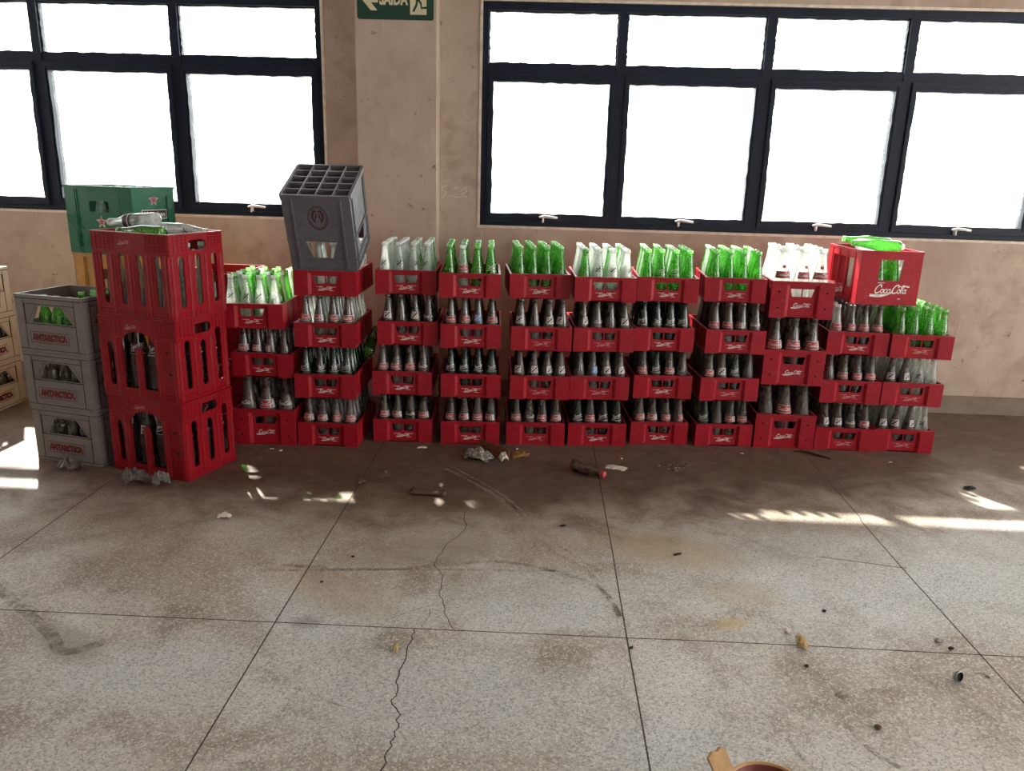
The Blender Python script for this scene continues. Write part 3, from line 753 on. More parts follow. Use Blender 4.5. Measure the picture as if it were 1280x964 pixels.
# ------------------------------------------------------------------ tall red crates
def relief(mb, fn, u0, u1, v0, v1, nu, nv, mi=0, t=.0022):
    """raised grid of thin moulding lines on a wall"""
    for k in range(nu+1):
        u = u0+(u1-u0)*k/nu; mb.plate(rect(u-t/2, u+t/2, v0, v1), [], -.0022, .001, fn, mi)
    for k in range(nv+1):
        v = v0+(v1-v0)*k/nv; mb.plate(rect(u0, u1, v-t/2, v+t/2), [], -.0018, .001, fn, mi)
def tall_crate_body(style):
    W, D, H = .400, .308, .346
    mb = MB(); mb.box(-W/2+.006, W/2-.006, -D/2+.006, D/2-.006, 0, .006)
    for s in (-1, 1):
        fn = front(W, D, s); fl = flank(W, D, s)
        if style == 'slots':
            hf = [rrect(x-.0155, x+.0155, .052, .262, .0154, 5) for x in (-.142,-.048,.046,.140)]
        else:
            hf = [rrect(-.163, -.132, .045, .235, .0154, 5), rrect(.132, .163, .045, .235, .0154, 5) if s > 0 else None]
            arch = [(-.085,.040),(-.018,.040),(-.018,.205),(-.010,.218),(.010,.218),(.018,.205),(.018,.040),(.085,.040)] + [(.085*math.cos(R(a)), .232+.055*math.sin(R(a))) for a in range(0, 181, 15)]
            hf = [h for h in hf if h] + [arch]
        mb.plate(rect(-W/2, W/2, 0, H), hf, 0, .007, fn)
        for x in ((-.190,-.095,-.001,.093,.187) if style == 'slots' else (-.190,-.108,0,.108,.187)):     # rounded uprights between the openings
            if style != 'slots' and x == 0: z1 = .205
            else: z1 = .258
            v = []; f = []
            n = 6; hw = .011
            for k in range(n+1):
                a = PI*k/n
                v += [fn(x-hw*math.cos(a), .012, -.006*math.sin(a)), fn(x-hw*math.cos(a), z1, -.006*math.sin(a))]
            for k in range(n): f.append((2*k, 2*k+1, 2*k+3, 2*k+2))
            f.append(tuple(2*k for k in range(n+1))); f.append(tuple(2*k+1 for k in range(n+1)))
            mb.add(v, f)
        # moulded bands
        relief(mb, fn, -.197, -.085, .272, .340, 5, 5); relief(mb, fn, .085, .197, .272, .340, 5, 5)
        relief(mb, fn, -.197, .197, .006, .032, 13, 2)
        mb.plate(rect(-W/2, W/2, .340, H), [], -.004, 0, fn); mb.plate(rect(-W/2, W/2, 0, .006), [], -.003, 0, fn)
        if style != 'slots':
            for u, v in ((.150,.212),(.158,.120)): mb.plate(rect(u-.008, u+.008, v-.004, v+.004), [], -.0006, .001, fn, 1)
        sl = [rrect(x-.0165, x+.0165, .048, z, .016, 5) for x, z in ((-.092,.258),(.003,.262) if style == 'slots' else (.003,.245),(.098,.258) if style == 'slots' else (.098,.285))]
        sl.append(rrect(-.045, .055, .276, .318, .019, 5))
        mb.plate(rect(-D/2+.007, D/2-.007, 0, H), sl, 0, .007, fl)
        for x in (-.138,-.045,.050,.140):
            v = []; f = []; n = 6; hw = .010
            for k in range(n+1):
                a = PI*k/n
                v += [fl(x-hw*math.cos(a), .012, -.006*math.sin(a)), fl(x-hw*math.cos(a), .256, -.006*math.sin(a))]
            for k in range(n): f.append((2*k, 2*k+1, 2*k+3, 2*k+2))
            f.append(tuple(2*k for k in range(n+1))); f.append(tuple(2*k+1 for k in range(n+1)))
            mb.add(v, f)
        relief(mb, fl, -.150, -.058, .272, .340, 4, 5); relief(mb, fl, .068, .150, .290, .340, 4, 4)
        relief(mb, fl, -.150, .150, .006, .032, 10, 2)
        mb.plate(rect(-D/2, D/2, .340, H), [], -.004, 0, fl); mb.plate(rect(-D/2, D/2, 0, .006), [], -.003, 0, fl)
    return mb.mesh('body', [M['red_hall'], M['hole']])
def tall_stack():
    W, D = .400, .308
    yaw = R(-17.5)
    cx, cy = -1.473, 3.026        # near bottom corner
    c, s = math.cos(yaw), math.sin(yaw)
    ctr = (cx - W/2*c - D/2*s, cy - W/2*s + D/2*c)
    b_arch, b_slot = tall_crate_body('arch'), tall_crate_body('slots')
    lg = MB(); lg.quads2d([[(a-5.6, b) for a, b in q] for q in SCRIPT], lambda a, b: (-.028+a*.0045, -D/2-.0012, .300+b*.0045))
    lm = lg.mesh('printed_logo', [M['print_faint']], recalc=False)
    words = ('tall red crate with arched opening, on the floor at the stack bottom', 'tall red crate with arched opening, in the middle of its stack', 'tall red crate with slotted sides, topping the stack, bottles lying across it')
    for k in range(3):
        z = k*.3475
        t = thing('tall_bottle_crate', words[k], 'crate', (ctr[0]+(0,-.004,.004)[k], ctr[1], z), (0,0,yaw+(0,.012,-.01)[k]), 'tall red crates at the left')
        link('body', b_slot if k == 2 else b_arch, t)
        link('divider', grid_mesh(4, 3, .384, .292, .008, .035).mesh('divider', [M['red_hall']]), t)
        link('printed_logo', lm, t)
        T = Matrix.Translation(t.location) @ Matrix.Rotation(yaw+(0,.012,-.01)[k], 4, 'Z')
        for j in range(3):
            for i in range(4):
                if k < 2 and not (j == 0 or i == 3): continue
                x, y = -.192+.384*(i+.5)/4, -.146+.292*(j+.5)/3
                if k == 2: code = 'p'
                else: code = 'z' if (k, i, j) == (0, 1, 0) else 'k'
                rz = 0.15 if code == 'z' else RND.gauss(0, .3) + (0 if j == 0 and i < 3 else .6 if j == 0 else 1.5)
                m = T @ Matrix.Translation((x, y, .0075)) @ Matrix.Rotation(rz, 4, 'Z')
                if k == 2: m = m @ Matrix.Scale(.90, 4)
                if j == 0 or i == 3:
                    pos = ('seen through the long side, %s slot' if k == 2 else 'behind the long side, %s of four') % (('far left','second','third','near-corner')[i]) if j == 0 else 'seen through the short side, %s slot' % ('', 'middle', 'far')[j]
                    lab = ('clear red-labelled tall bottle, ' if k == 2 else 'dark white-lettered tall bottle, ' if code == 'z' else 'dark tall bottle, ') + pos + (', top tall crate' if k == 2 else ', middle tall crate' if k == 1 else ', lowest tall crate')
                    bottle('litre', code, m, lab, 'tall bottles in the tall red crates')
                else:
                    stuff_bottle('litre', 'c', m)
    # bottles lying across the top crate: necks over one long rim, bodies over the other
    zt = 3*.3475
    def lay(size, code, u, v, ang, z, label, tilt=0.0, zs=1.0):
        T = Matrix.Translation((ctr[0], ctr[1], z)) @ Matrix.Rotation(yaw, 4, 'Z') @ Matrix.Translation((u, v, 0)) @ Matrix.Rotation(ang, 4, 'Z') @ Matrix.Rotation(PI/2+tilt, 4, 'Y')
        T = T @ Matrix.Scale(1.1, 4) if size == 'beer' else T
        return bottle(size, code, T, label, 'bottles lying on the top tall crate', 'lying_bottle')
    lay('soda', 'g', .120, -.085, R(180), zt-.004, 'green bottle lying across the top tall red crate, its base to the near corner', R(0))
    lay('beer', 'y', .000, .012, R(180), zt+.040, 'clear dark-labelled bottle lying behind the green one on the tall red crate', R(4.5))
    lay('soda', 'e', -.060, .100, R(0), zt-.004, 'clear bottle lying beside the near corner of the top tall red crate', R(0))
tall_stack()

# ------------------------------------------------------------------ lettered crates
def lettered_body(mat, mat_rim):
    W, D, H = .352, .298, .250
    mb = MB(); mb.box(-W/2+.006, W/2-.006, -D/2+.006, D/2-.006, .006, .012)
    for s in (-1, 1):
        for fn, w in ((front(W, D, s), W), (flank(W, D, s), D)):
            k = w/.352; e = 0 if w == W else .008
            mb.plate(rect(-w/2+e, w/2-e, 0, H), [[(-.100*k,.128),(.118*k,.128),(.058*k,.203),(-.062*k,.203)]], .004, .010, fn)
            # corner posts, rim and bands stand proud
            for q in (-1, 1): mb.plate(rect(min(q*(w/2-e), q*(w/2-.040)), max(q*(w/2-e), q*(w/2-.040)), 0, H), [], 0, .004, fn)
            mb.plate(rect(-w/2+.044, w/2-.044, .212, H), [], .0005, .004, fn, 1)
            mb.plate(rect(-w/2+e, w/2-e, .236, H), [], -.003, 0, fn, 1)
            mb.plate(rect(-w/2+.044, w/2-.044, .012, .120), [], .0008, .004, fn)
            mb.plate(rect(-w/2+e, w/2-e, 0, .010), [], -.001, 0.0, fn, 1)
            for v0 in (.1215, .2085): mb.plate(rect(-w/2+.041, w/2-.041, v0, v0+.0032), [], .0032, .0042, fn, 2)
            mb.plate(rect(-w/2+e+.001, w/2-e-.001, .0102, .0128), [], -.0006, .001, fn, 2); mb.plate(rect(-w/2+e+.001, w/2-e-.001, .232, .2355), [], -.0006, .001, fn, 2)
            for q in (-1, 1): mb.plate(rect(q*(w/2-.0435)-.0012, q*(w/2-.0435)+.0012, .012, .232), [], .0005, .0042, fn, 2)
            for q in (-1, 1):
                mb.plate([(q*.125*k,.128),(q*.132*k,.128),(q*.072*k,.205),(q*.066*k,.205)][::q], [], .001, .004, fn)
    return mb.mesh('body', [mat, mat_rim, M['groove']])
LETTERS = fit_polys(text_mesh('ANTARCTICA', .1, .011), .188, .034)
def lettered_plate(kx=1.0):
    mb = MB(); y = -.298/2+.0004
    fn = lambda a, b: (a-.012, y-.0004, b+.066)
    mb.quads2d(LETTERS, fn)
    w, h, t = .204, .050, .0028
    mb.quads2d([[(-w/2,-h/2),(w/2,-h/2),(w/2,-h/2+t),(-w/2,-h/2+t)], [(-w/2,h/2-t),(w/2,h/2-t),(w/2,h/2),(-w/2,h/2)], [(-w/2,-h/2),(-w/2+t,-h/2),(-w/2+t,h/2),(-w/2,h/2)], [(w/2-t,-h/2),(w/2,-h/2),(w/2,h/2),(w/2-t,h/2)]], fn)
    return mb.mesh('lettering', [M['print_red']], recalc=False)
def lettered_stacks():
    body = lettered_body(M['grey'], M['grey']); pale = lettered_body(M['beige'], M['beige'])
    let = lettered_plate(); div = grid_mesh(5, 4, .330, .276, .0125, .10)
    div_g = div.mesh('divider', [M['grey']]); div_b = div.mesh('divider', [M['beige']])
    yaw = R(-13.5); c, s = math.cos(yaw), math.sin(yaw)
    fx, fy = -2.088, 3.190
    ctr = (fx - .149*s, fy + .149*c)
    lev = ('bottom', 'middle', 'top')
    codes = ('k', 'k', 'g')
    for k in range(3):
        z = k*.2520
        t = thing('lettered_crate', 'grey crate with boxed red lettering, %s' % ('on the floor beside the tall red crates', 'middle of the grey stack', 'topping the grey stack, green bottles inside')[k], 'crate', (ctr[0]-(0,.006,.008)[k], ctr[1], z), (0,0,yaw), 'grey lettered crates')
        link('body', body, t); link('lettering', let, t); link('divider', div_g, t)
        T = Matrix.Translation(t.location) @ Matrix.Rotation(yaw, 4, 'Z')
        for j in range(4):
            for i in range(5):
                x, y = -.165+.330*(i+.5)/5, -.138+.276*(j+.5)/4
                m = T @ Matrix.Translation((x, y, .0125)) @ Matrix.Scale(.96, 4)
                keep = (j == 0 and 1 <= i <= 3) or (k == 2 and j in (2, 3) and i >= 2)
                if k == 2 and not keep and (j < 2 and not 1 <= i <= 3): continue
                if keep:
                    o = bottle('beer', 'g' if k == 2 else 'd', m, '%s beer bottle, %s, %s row, %s grey lettered crate' % ('green' if k == 2 else 'dusty dark', ('far left','second from left','middle','second from right','far right')[i], ('front','second','third','back')[j], lev[k]), 'beer bottles in the grey crates')
                elif k < 2 and j < 2: stuff_bottle('beer', 'd', m)
    # pale stack at the picture's edge, its lettered face turned to the red row
    for k in range(3):
        yaw2 = R(88)
        t = thing('lettered_crate', 'pale beige crate with boxed red lettering, %s of the pale stack by the window' % ('bottom','middle','top')[k], 'crate', (-2.885-.149, 3.912+(0,.004,-.003)[k], k*.252), (0,0,yaw2), 'pale lettered crates')
        link('body', pale, t); link('lettering', let, t); link('divider', div_b, t)
        T = Matrix.Translation(t.location) @ Matrix.Rotation(yaw2, 4, 'Z')
        for i in (2, 3, 4):
            x, y = -.165+.330*(i+.5)/5, -.138+.276*.5/4
            m = T @ Matrix.Translation((x, y, .0125)) @ Matrix.Scale(.96, 4)
            bottle('beer', 'd', m, 'dusty bottle, %s slot behind the opening, %s pale beige crate' % (('middle','fourth','end')[i-2], lev[k]), 'beer bottles in the pale crates')
lettered_stacks()

# ------------------------------------------------------------------ green crate on amber crates
def panel_crate_body(mat, W, D, H):
    mb = MB(); mb.box(-W/2+.006, W/2-.006, -D/2+.006, D/2-.006, 0, .006)
    for s in (-1, 1):
        fn = front(W, D, s); fl = flank(W, D, s)
        mb.plate(rect(-W/2, W/2, 0, H), [rrect(-.058, .062, H*.62, H*.78, .006, 3)], .005, .011, fn)
        for q in (-1, 1): mb.plate(rect(min(q*W/2, q*(W/2-.062)), max(q*W/2, q*(W/2-.062)), 0, H), [], 0, .005, fn)
        mb.plate(rect(-W/2+.062, W/2-.062, H-.018, H), [], 0, .005, fn); mb.plate(rect(-W/2+.062, W/2-.062, 0, .03), [], 0, .005, fn)
        mb.plate(rect(-W/2+.066, -W/2+.072, .03, H-.018), [], .002, .005, fn); mb.plate(rect(W/2-.072, W/2-.066, .03, H-.018), [], .002, .005, fn)
        mb.plate(rect(-D/2+.011, D/2-.011, 0, H), [], .005, .011, fl)
        mb.plate(rect(-D/2, D/2, 0, H), [rect(-D/2+.045, D/2-.045, .035, H-.045)], 0, .005, fl)
        mb.plate(rect(-D/2-.002, D/2+.002, H-.012, H), [], -.004, 0, fl); mb.plate(rect(-W/2-.004, W/2+.004, H-.012, H), [], -.004, 0, fn)
    return mb.mesh('body', [mat])
def star(r, r2=None):
    r2 = r2 or r*.40
    return [[(0,0), (r2*math.sin(R(72*k-36)), r2*math.cos(R(72*k-36))), (r*math.sin(R(72*k)), r*math.cos(R(72*k))), (r2*math.sin(R(72*k+36)), r2*math.cos(R(72*k+36)))] for k in range(5)]
def green_stack():
    W, D, H = .400, .270, .316
    yaw = R(-18); c, s = math.cos(yaw), math.sin(yaw)
    cx, cy = -1.897, 3.575
    ctr = (cx - W/2*c - D/2*s, cy - W/2*s + D/2*c)
    z0 = .252
    t = thing('lettered_crate', 'grey crate at the foot of the green and amber stack, hidden behind the grey stack', 'crate', (*ctr, 0), (0,0,yaw))
    link('body', lettered_body(M['grey'], M['grey']), t)
    amber = panel_crate_body(M['yellow'], W-.01, D-.01, H)
    for k in range(2):
        t = thing('panel_crate', ('amber crate lower in the stack under the green crate', 'amber yellow crate directly under the green crate')[k], 'crate', (*ctr, z0+k*(H+.001)), (0,0,yaw), 'amber crates')
        link('body', amber, t); link('divider', grid_mesh(4, 3, .36, .23, .007, .12).mesh('divider', [M['yellow']]), t)
    zg = z0+2*(H+.001)
    t = thing('panel_crate', 'green crate with red star topping the stack by the window', 'crate', (*ctr, zg), (0,0,yaw))
    link('body', panel_crate_body(M['green'], W, D, H), t)
    link('divider', grid_mesh(6, 4, .376, .246, .007, .14).mesh('divider', [M['green']]), t)
    # printed badges: long side and short side
    word = fit_polys(text_mesh('Heineken', .1, .003), .128, .026)
    def badge(fn2, fn3, dz, dx):
        b = MB()
        b.quads2d([[(x*1.35+dx, y*1.35+dz+.066) for x, y in q] for q in star(.024)], fn2, 1)
        b.quads2d([[(x+dx, y+dz+.066) for x, y in q] for q in star(.024)], fn3, 0)
        w, h = .156, .044
        b.quads2d([[(dx-w/2,dz-h/2),(dx+w/2,dz-h/2),(dx+w/2,dz+h/2),(dx-w/2,dz+h/2)]], fn2, 1)
        w, h = .148, .036
        b.quads2d([[(dx-w/2,dz-h/2),(dx+w/2,dz-h/2),(dx+w/2,dz+h/2),(dx-w/2,dz+h/2)]], fn3, 2)
        b.quads2d([[(x+dx, y+dz) for x, y in q] for q in word], lambda a, e: tuple(Vector(fn3(a, e)) + (Vector(fn3(a, e))-Vector(fn2(a, e)))), 1)
        b.quads2d([[(dx-.040+.014*k, dz-.040),(dx-.031+.014*k, dz-.040),(dx-.031+.014*k, dz-.030),(dx-.040+.014*k, dz-.030)] for k in range(6)], fn2, 1)
        return b.mesh('printed_badge', [M['label_red'], M['print'], M['print_dark']], recalc=False)
    link('printed_badge', badge(lambda a, b: (a, -D/2+.0044, b), lambda a, b: (a, -D/2+.0038, b), .085, .01), t)
    link('printed_badge', badge(lambda a, b: (W/2-.0044, a, b), lambda a, b: (W/2-.0038, a, b), .190, .010), t)
    T = Matrix.Translation((*ctr, zg)) @ Matrix.Rotation(yaw, 4, 'Z')
    nm = ('far left','second','third','fourth','fifth','far right')
    for j, i, code in ((1,1,'c'),(1,2,'d'),(1,3,'c'),(2,2,'g'),(2,3,'c'),(2,4,'d'),(3,3,'d'),(3,4,'c'),(3,5,'g')):
        m = T @ Matrix.Translation((-.188+.376*(i+.5)/6, -.123+.246*(j+.5)/4, .0075)) @ Matrix.Diagonal((.97,.97,1.27,1))
        bottle('beer', code, m, '%s tall bottle inside the green crate, %s of the %s row' % ({'c':'clear','d':'dusty','g':'green'}[code], nm[i], ('front','second','third','back')[j]), 'bottles in the green crate')
green_stack()

# ------------------------------------------------------------------ slot-sided red crates
def slot_crate_meshes():
    W, D, H = .302, .402, .263
    mb = MB(); mb.box(-W/2+.006, W/2-.006, -D/2+.006, D/2-.006, 0, .006)
    for s in (-1, 1):
        fn = front(W, D, s); fl = flank(W, D, s)
        mb.plate(rect(-W/2, W/2, 0, H), [[(-.056,.120),(.052,.120),(.062,.222),(-.050,.222)]], 0, .007, fn)
        mb.plate(rect(-W/2, W/2, H-.012, H), [], -.003, 0, fn)
        mb.plate(rect(-D/2+.007, D/2-.007, 0, H), [rect(-.135, -.070, .075, .218), rect(-.045, .030, .075, .218), rect(.055, .120, .075, .218)], 0, .007, fl)
        mb.plate(rect(-D/2, D/2, H-.012, H), [], -.003, 0, fl)
        for u in (-.1525, -.0575, .0425, .1375): mb.plate(rect(u-.006, u+.006, .02, .25), [], -.003, 0, fl)
    body = mb.mesh('body', [M['red_fade']])
    lg = MB()
    lg.quads2d([[(a-5.6, b) for a, b in q] for q in SCRIPT_BIG], lambda a, b: (.010+a*.0136, -D/2-.0006, .056+b*.0150))
    lg.quads2d([[(a-.035, b+.108) for a, b in q] for q in fit_polys(text_mesh('ENJOY', .1, .003), .034, .008)], lambda a, b: (a, -D/2-.0006, b))
    lg.quads2d([[(a+.062, b+.033) for a, b in q] for q in fit_polys(text_mesh('ltda', .1, .003), .012, .006)], lambda a, b: (a, -D/2-.0006, b))
    lg.quads2d([[(a-5.6, b) for a, b in q] for q in SCRIPT], lambda a, b: (-W/2-.0006, .02-a*.010, .036+b*.009))
    lm = lg.mesh('printed_logo', [M['print']], recalc=False)
    CR['slot'] = dict(W=W, D=D, H=H, parts=[('body', body), ('printed_logo', lm), ('divider', grid_mesh(4, 6, .286, .386, .007, .060).mesh('divider', [M['red_fade']]))], nx=4, ny=6, iw=.286, id=.386, floor=.0075)
slot_crate_meshes()
def slot_crates():
    # the one set crossways on the bottles at the right
    loc, yaw = (1.700, 4.068, .7355), R(1.5)
    crate('slot', loc, yaw, 'tall red crate with white script logo, set on bottle tops by the window', None, 'slot_sided_crate')
    c = CR['slot']; T = Matrix.Translation(loc) @ Matrix.Rotation(yaw, 4, 'Z')
    for j in (0, 1, 2):
        for i in (1, 2) if j == 0 else range(4):
            x, y = slot(c, i, j)
            m = T @ Matrix.Translation((x, y, c['floor']))
            code = 'g' if j == 0 or i in (1, 2) else 'c'
            if j == 0: bottle('soda', code, m, 'green bottle standing inside the script-logo crate, %s behind its hand hole' % ('left' if i == 1 else 'right'), 'bottles in the script-logo crate', 'crate_bottle')
            else: stuff_bottle('soda', code, m)
    for u, v, ang, code, lab, dz, tl in ((.085, -.085, 176, 'g', 'green bottle lying across the script-logo crate, nearest its front rim', .0, -3), (-.105, -.015, -2, 'n', 'milky bottle lying across the script-logo crate, neck toward the wall side', .003, 2), (.10, .060, 172, 'g', 'green bottle lying behind the others on the script-logo crate', .004, -4)):
        m = T @ Matrix.Translation((u, v, .2645+.012+dz)) @ Matrix.Rotation(R(ang), 4, 'Z') @ Matrix.Rotation(R(90+tl), 4, 'Y')
        bottle('soda', code, m, lab, 'bottles lying on the script-logo crate', 'lying_bottle')
    # stack half hidden between the tall crates and the row
    for k in range(3):
        loc = (-1.662, 3.990, k*.264)
        crate('slot', loc, R(-1), 'red crate %s of the stack half hidden behind the tall red crates' % ('bottom','middle','top')[k], 'red crates of the hidden stack', 'slot_sided_crate')
        if k == 2:
            T = Matrix.Translation(loc) @ Matrix.Rotation(R(-1), 4, 'Z')
            for j in (0, 1):
                for i in range(4):
                    x, y = slot(CR['slot'], i, j)
                    m = T @ Matrix.Translation((x, y, .0075)) @ Matrix.Scale(1.0, 4)
                    bottle('beer', 'g' if (i+j) % 2 else 'c', m, '%s bottle, %s, %s row, top crate of the half-hidden red stack' % ('green' if (i+j) % 2 else 'clear', ('far left','second from left','second from right','far right')[i], ('front','second')[j]), 'bottles in the half-hidden stack')
slot_crates()

# ------------------------------------------------------------------ upturned grey crate
def upturned():
    W, D, H = .304, .335, .372
    t = thing('upturned_crate', 'dark grey crate upside down, tipped forward over bottles with oval emblem', 'crate', (-1.004, 3.7215, .9190), (R(23), 0, R(1.3)))
    mb = MB()
    for s in (-1, 1):
        for fn, w, e in ((front(W, D, s), W, 0), (flank(W, D, s), D, .007)):
            hole = [[(-.045,.062),(.045,.062),(.072,.150),(-.072,.150)]]
            mb.plate(rect(-w/2+e, w/2-e, 0, H), hole, .003, .007, fn)
            for u in (-w/2+.044, w/2-.044): mb.plate(rect(u-.004, u+.004, 0, H-.022), [], -.004, .003, fn)
            for v in (.050, .152): mb.plate(rect(-w/2+e, w/2-e, v-.003, v+.003), [], -.003, .003, fn)
            mb.plate(rect(-w/2+e, w/2-e, H-.022, H), [], -.005, .003, fn)
            mb.plate(rect(-w/2+e, w/2-e, 0, .008), [], -.004, .003, fn)
    link('body', mb.mesh('body', [M['grey_dark']]), t)
    g = MB(); th = .0025; z0, z1 = H-.075, H-.003
    for i in range(1, 4):
        x = -W/2+W*i/4; g.box(x-th/2, x+th/2, -D/2+.007, D/2-.007, z0, z1)
    for j in range(1, 5):
        y = -D/2+D*j/5
        for i in range(4): g.box(-W/2+W*i/4+(th/2 if i else .007), -W/2+W*(i+1)/4-(th/2 if i < 3 else .007), y-th/2, y+th/2, z0, z1)
    e2 = .0022  # pale strips painting the light caught along the lattice edges
    for i in range(1, 4): g.box(-W/2+W*i/4-e2, -W/2+W*i/4+e2, -D/2+.007, D/2-.007, z1, z1+.002, 1)
    for j in range(1, 5):
        for i in range(4): g.box(-W/2+W*i/4+(e2 if i else .007), -W/2+W*(i+1)/4-(e2 if i < 3 else .007), -D/2+D*j/5-e2, -D/2+D*j/5+e2, z1, z1+.002, 1)
    link('divider', g.mesh('divider', [M['grey_dark'], M['grey_edge_lit']]), t)
    gb = MB(); gb.box(-W/2+.008, W/2-.008, -D/2+.008, D/2-.008, z0-.004, z0-.001)  # added near-black sheet painting the shade inside the lattice cells
    link('cell_shade', gb.mesh('cell_shade', [M['hole']]), t)
    # emblem: oval ring, two birds back to back, ring of lettering
    e = MB(); fn = lambda a, b: (a, -D/2+.0026, b+.262)
    for rx, ry, w in ((.043,.056,.0035),(.036,.048,.002)): e.quads2d(ribbon(ring(0,0,rx,ry,28), w, 1), fn)
    for k in range(11):
        a = R(200+14*k); e.quads2d([[(.0395*math.cos(a)+dx, .052*math.sin(a)+dy) for dx, dy in ((-.0022,-.0022),(.0022,-.0022),(.0022,.0022),(-.0022,.0022))]], fn)
    for s in (-1, 1):
        e.quads2d(ribbon([(s*.004,.030),(s*.014,.034),(s*.022,.016),(s*.022,-.004),(s*.014,-.018)], (.004,.010,.004), 4), fn)
        e.quads2d(ribbon([(s*.007,.026),(s*.008,.008),(s*.016,-.016)], (.002,.007,.003), 4), fn)
        e.quads2d(ribbon([(s*.010,-.018),(s*.020,-.020)], .004), fn)
    link('printed_emblem', e.mesh('printed_emblem', [M['print_maroon']], recalc=False), t)
upturned()
# bottle wedged between two stacks
m = Matrix.Translation((-.834, 3.675, .440)) @ Matrix.Rotation(R(2), 4, 'Z') @ Matrix.Rotation(R(-68), 4, 'X')
bottle('soda', 'g', m, 'green bottle wedged sideways between the second and third low red stacks', None, 'wedged_bottle')

o = link('packed_bottles', STUFF.mesh('packed_bottles', [M[k] for k in STUFF_MATS], recalc=False))
tag(o, 'clear, green and dusty bottles packed behind the front rows of the crates', 'bottles', None, 'stuff')

# ------------------------------------------------------------------ litter on the floor
def crumple(name, mat, loc, size, label, cat, seed, rz=0.0, lump=.5, n=11, mats=None):
    """a scrunched sheet: folded grid with thickness"""
    r = random.Random(seed); mb = MB()
    ph = [(r.uniform(0, 6), r.uniform(0, 6), r.uniform(4, 11), r.uniform(4, 11)) for _ in range(5)]
    v = []
    for j in range(n):
        for i in range(n):
            a, b = i/(n-1)*2-1, j/(n-1)*2-1
            k = math.hypot(a, b); q = 1-.28*max(0, k-.75)
            h = 0
            for p1, p2, f1, f2 in ph: h += abs(math.sin(p1+f1*a*.5+f2*b*.35))*.2
            h = max(.0, h*(1.15-.75*k*k))*lump
            v.append((a*size[0]/2*q+r.uniform(-.06,.06)*size[0], b*size[1]/2*q+r.uniform(-.06,.06)*size[1], .0015+h*size[2]+r.uniform(0,.22)*size[2]*lump))
    m = len(v); th = max(.0008, size[2]*.05)
    v2 = [(x, y, z+th) for x, y, z in v]
    f = []
    for j in range(n-1):
        for i in range(n-1):
            k = j*n+i
            f.append((k, k+n, k+n+1, k+1)); f.append((m+k, m+k+1, m+k+n+1, m+k+n))
    edge = [i for i in range(n)] + [j*n+n-1 for j in range(1, n)] + [(n-1)*n+i for i in range(n-2, -1, -1)] + [j*n for j in range(n-2, 0, -1)]
    for a, b in zip(edge, edge[1:]+edge[:1]): f.append((a, b, m+b, m+a))
    mb.add(v+v2, f)
    o = link(name, mb.mesh(name, [mat]), None, (loc[0], loc[1], 0), (0,0,rz))
    return tag(o, label, cat)
def blob(name, mat, loc, size, label, cat, seed, rz=0.0, group=None):
    r = random.Random(seed)
    bm = bmesh.new(); bmesh.ops.create_icosphere(bm, subdivisions=2, radius=1)
    for q in bm.verts:
        k = 1+r.uniform(-.22,.18); q.co *= k
        q.co.x *= size[0]/2; q.co.y *= size[1]/2; q.co.z = max(q.co.z, -.8)*size[2]/2+size[2]*.41
    me = bpy.data.meshes.new(name); bm.to_mesh(me); bm.free(); me.materials.append(mat)
    return tag(link(name, me, None, (loc[0], loc[1], .0008), (0,0,rz)), label, cat, group)

crumple('crumpled_newspaper', M['paper'], (-.262, 3.445), (.155,.085,.055), 'crumpled printed newspaper on the dirt before the red crates', 'paper', 3, -.5, .9, 13)
crumple('torn_paper', M['paper_white'], (-.146, 3.436), (.044,.050,.044), 'torn white strip of paper between the brown card and the ochre wrapper', 'paper', 5, .6, .9, 8)
t = MB()
t.box(-.105,.105,-.016,.016,.0,.004); t.box(-.105,.105,.014,.018,.0,.046); t.box(-.10,.10,-.018,-.014,0,.012)
o = link('folded_card', t.mesh('folded_card', [M['paper_brown']]), None, (-.206, 3.522, .001), (0,0,R(-42))); tag(o, 'folded reddish-brown card lying behind the crumpled newspaper', 'card')
crumple('ochre_wrapper', M['ochre'], (-.070, 3.508), (.095,.070,.022), 'flattened ochre wrapper on the floor beside the newspaper', 'wrapper', 8, .4, .8)
crumple('foil_scrap', M['foil'], (-1.690, 3.000), (.110,.070,.062), 'larger crumpled foil scrap at the foot of the tall red crates', 'foil', 21, .3, 1.0)
crumple('foil_scrap', M['foil'], (-1.570, 2.985), (.074,.060,.060), 'smaller crumpled foil ball at the near corner of the tall red crates', 'foil', 22, .8, 1.0)
crumple('foil_scrap', M['foil'], (-2.045, 3.118), (.115,.060,.052), 'crumpled foil at the foot of the grey lettered crates', 'foil', 23, -.2, 1.0)
crumple('paper_scrap', M['paper_white'], (-1.184, 2.700), (.058,.026,.020), 'small white paper scrap alone on the floor before the tall crates', 'paper', 31, .1, .9, 8)
crumple('flattened_paper', M['paper_white'], (.385, 3.392), (.105,.060,.012), 'torn pale paper lying flat beyond the lying bottle', 'paper', 41, -.3, .7, 9)
crumple('dry_leaf', M['leather'], (-.745, 3.093), (.048,.042,.022), 'curled dry leaf near the small sun spots', 'leaf', 51, .5, .9, 7)
crumple('white_scrap', M['paper_white'], (-.55, 3.56), (.05,.02,.008), 'thin white scrap close to the third low red stack', 'paper', 52, .2, .8, 7)
for k in range(26):
    a, b = RND.gauss(0,.034), RND.gauss(0,.028)
    blob('dirt_crumb', M['stone'] if k % 3 else M['black'], (.668+a, 3.445+b), (RND.uniform(.005,.016), RND.uniform(.005,.012), RND.uniform(.003,.006)), 'grey dirt crumb in the scattered patch beyond the flat paper', 'crumb', 100+k, RND.uniform(0,3), 'crumbs of the dirt patch')
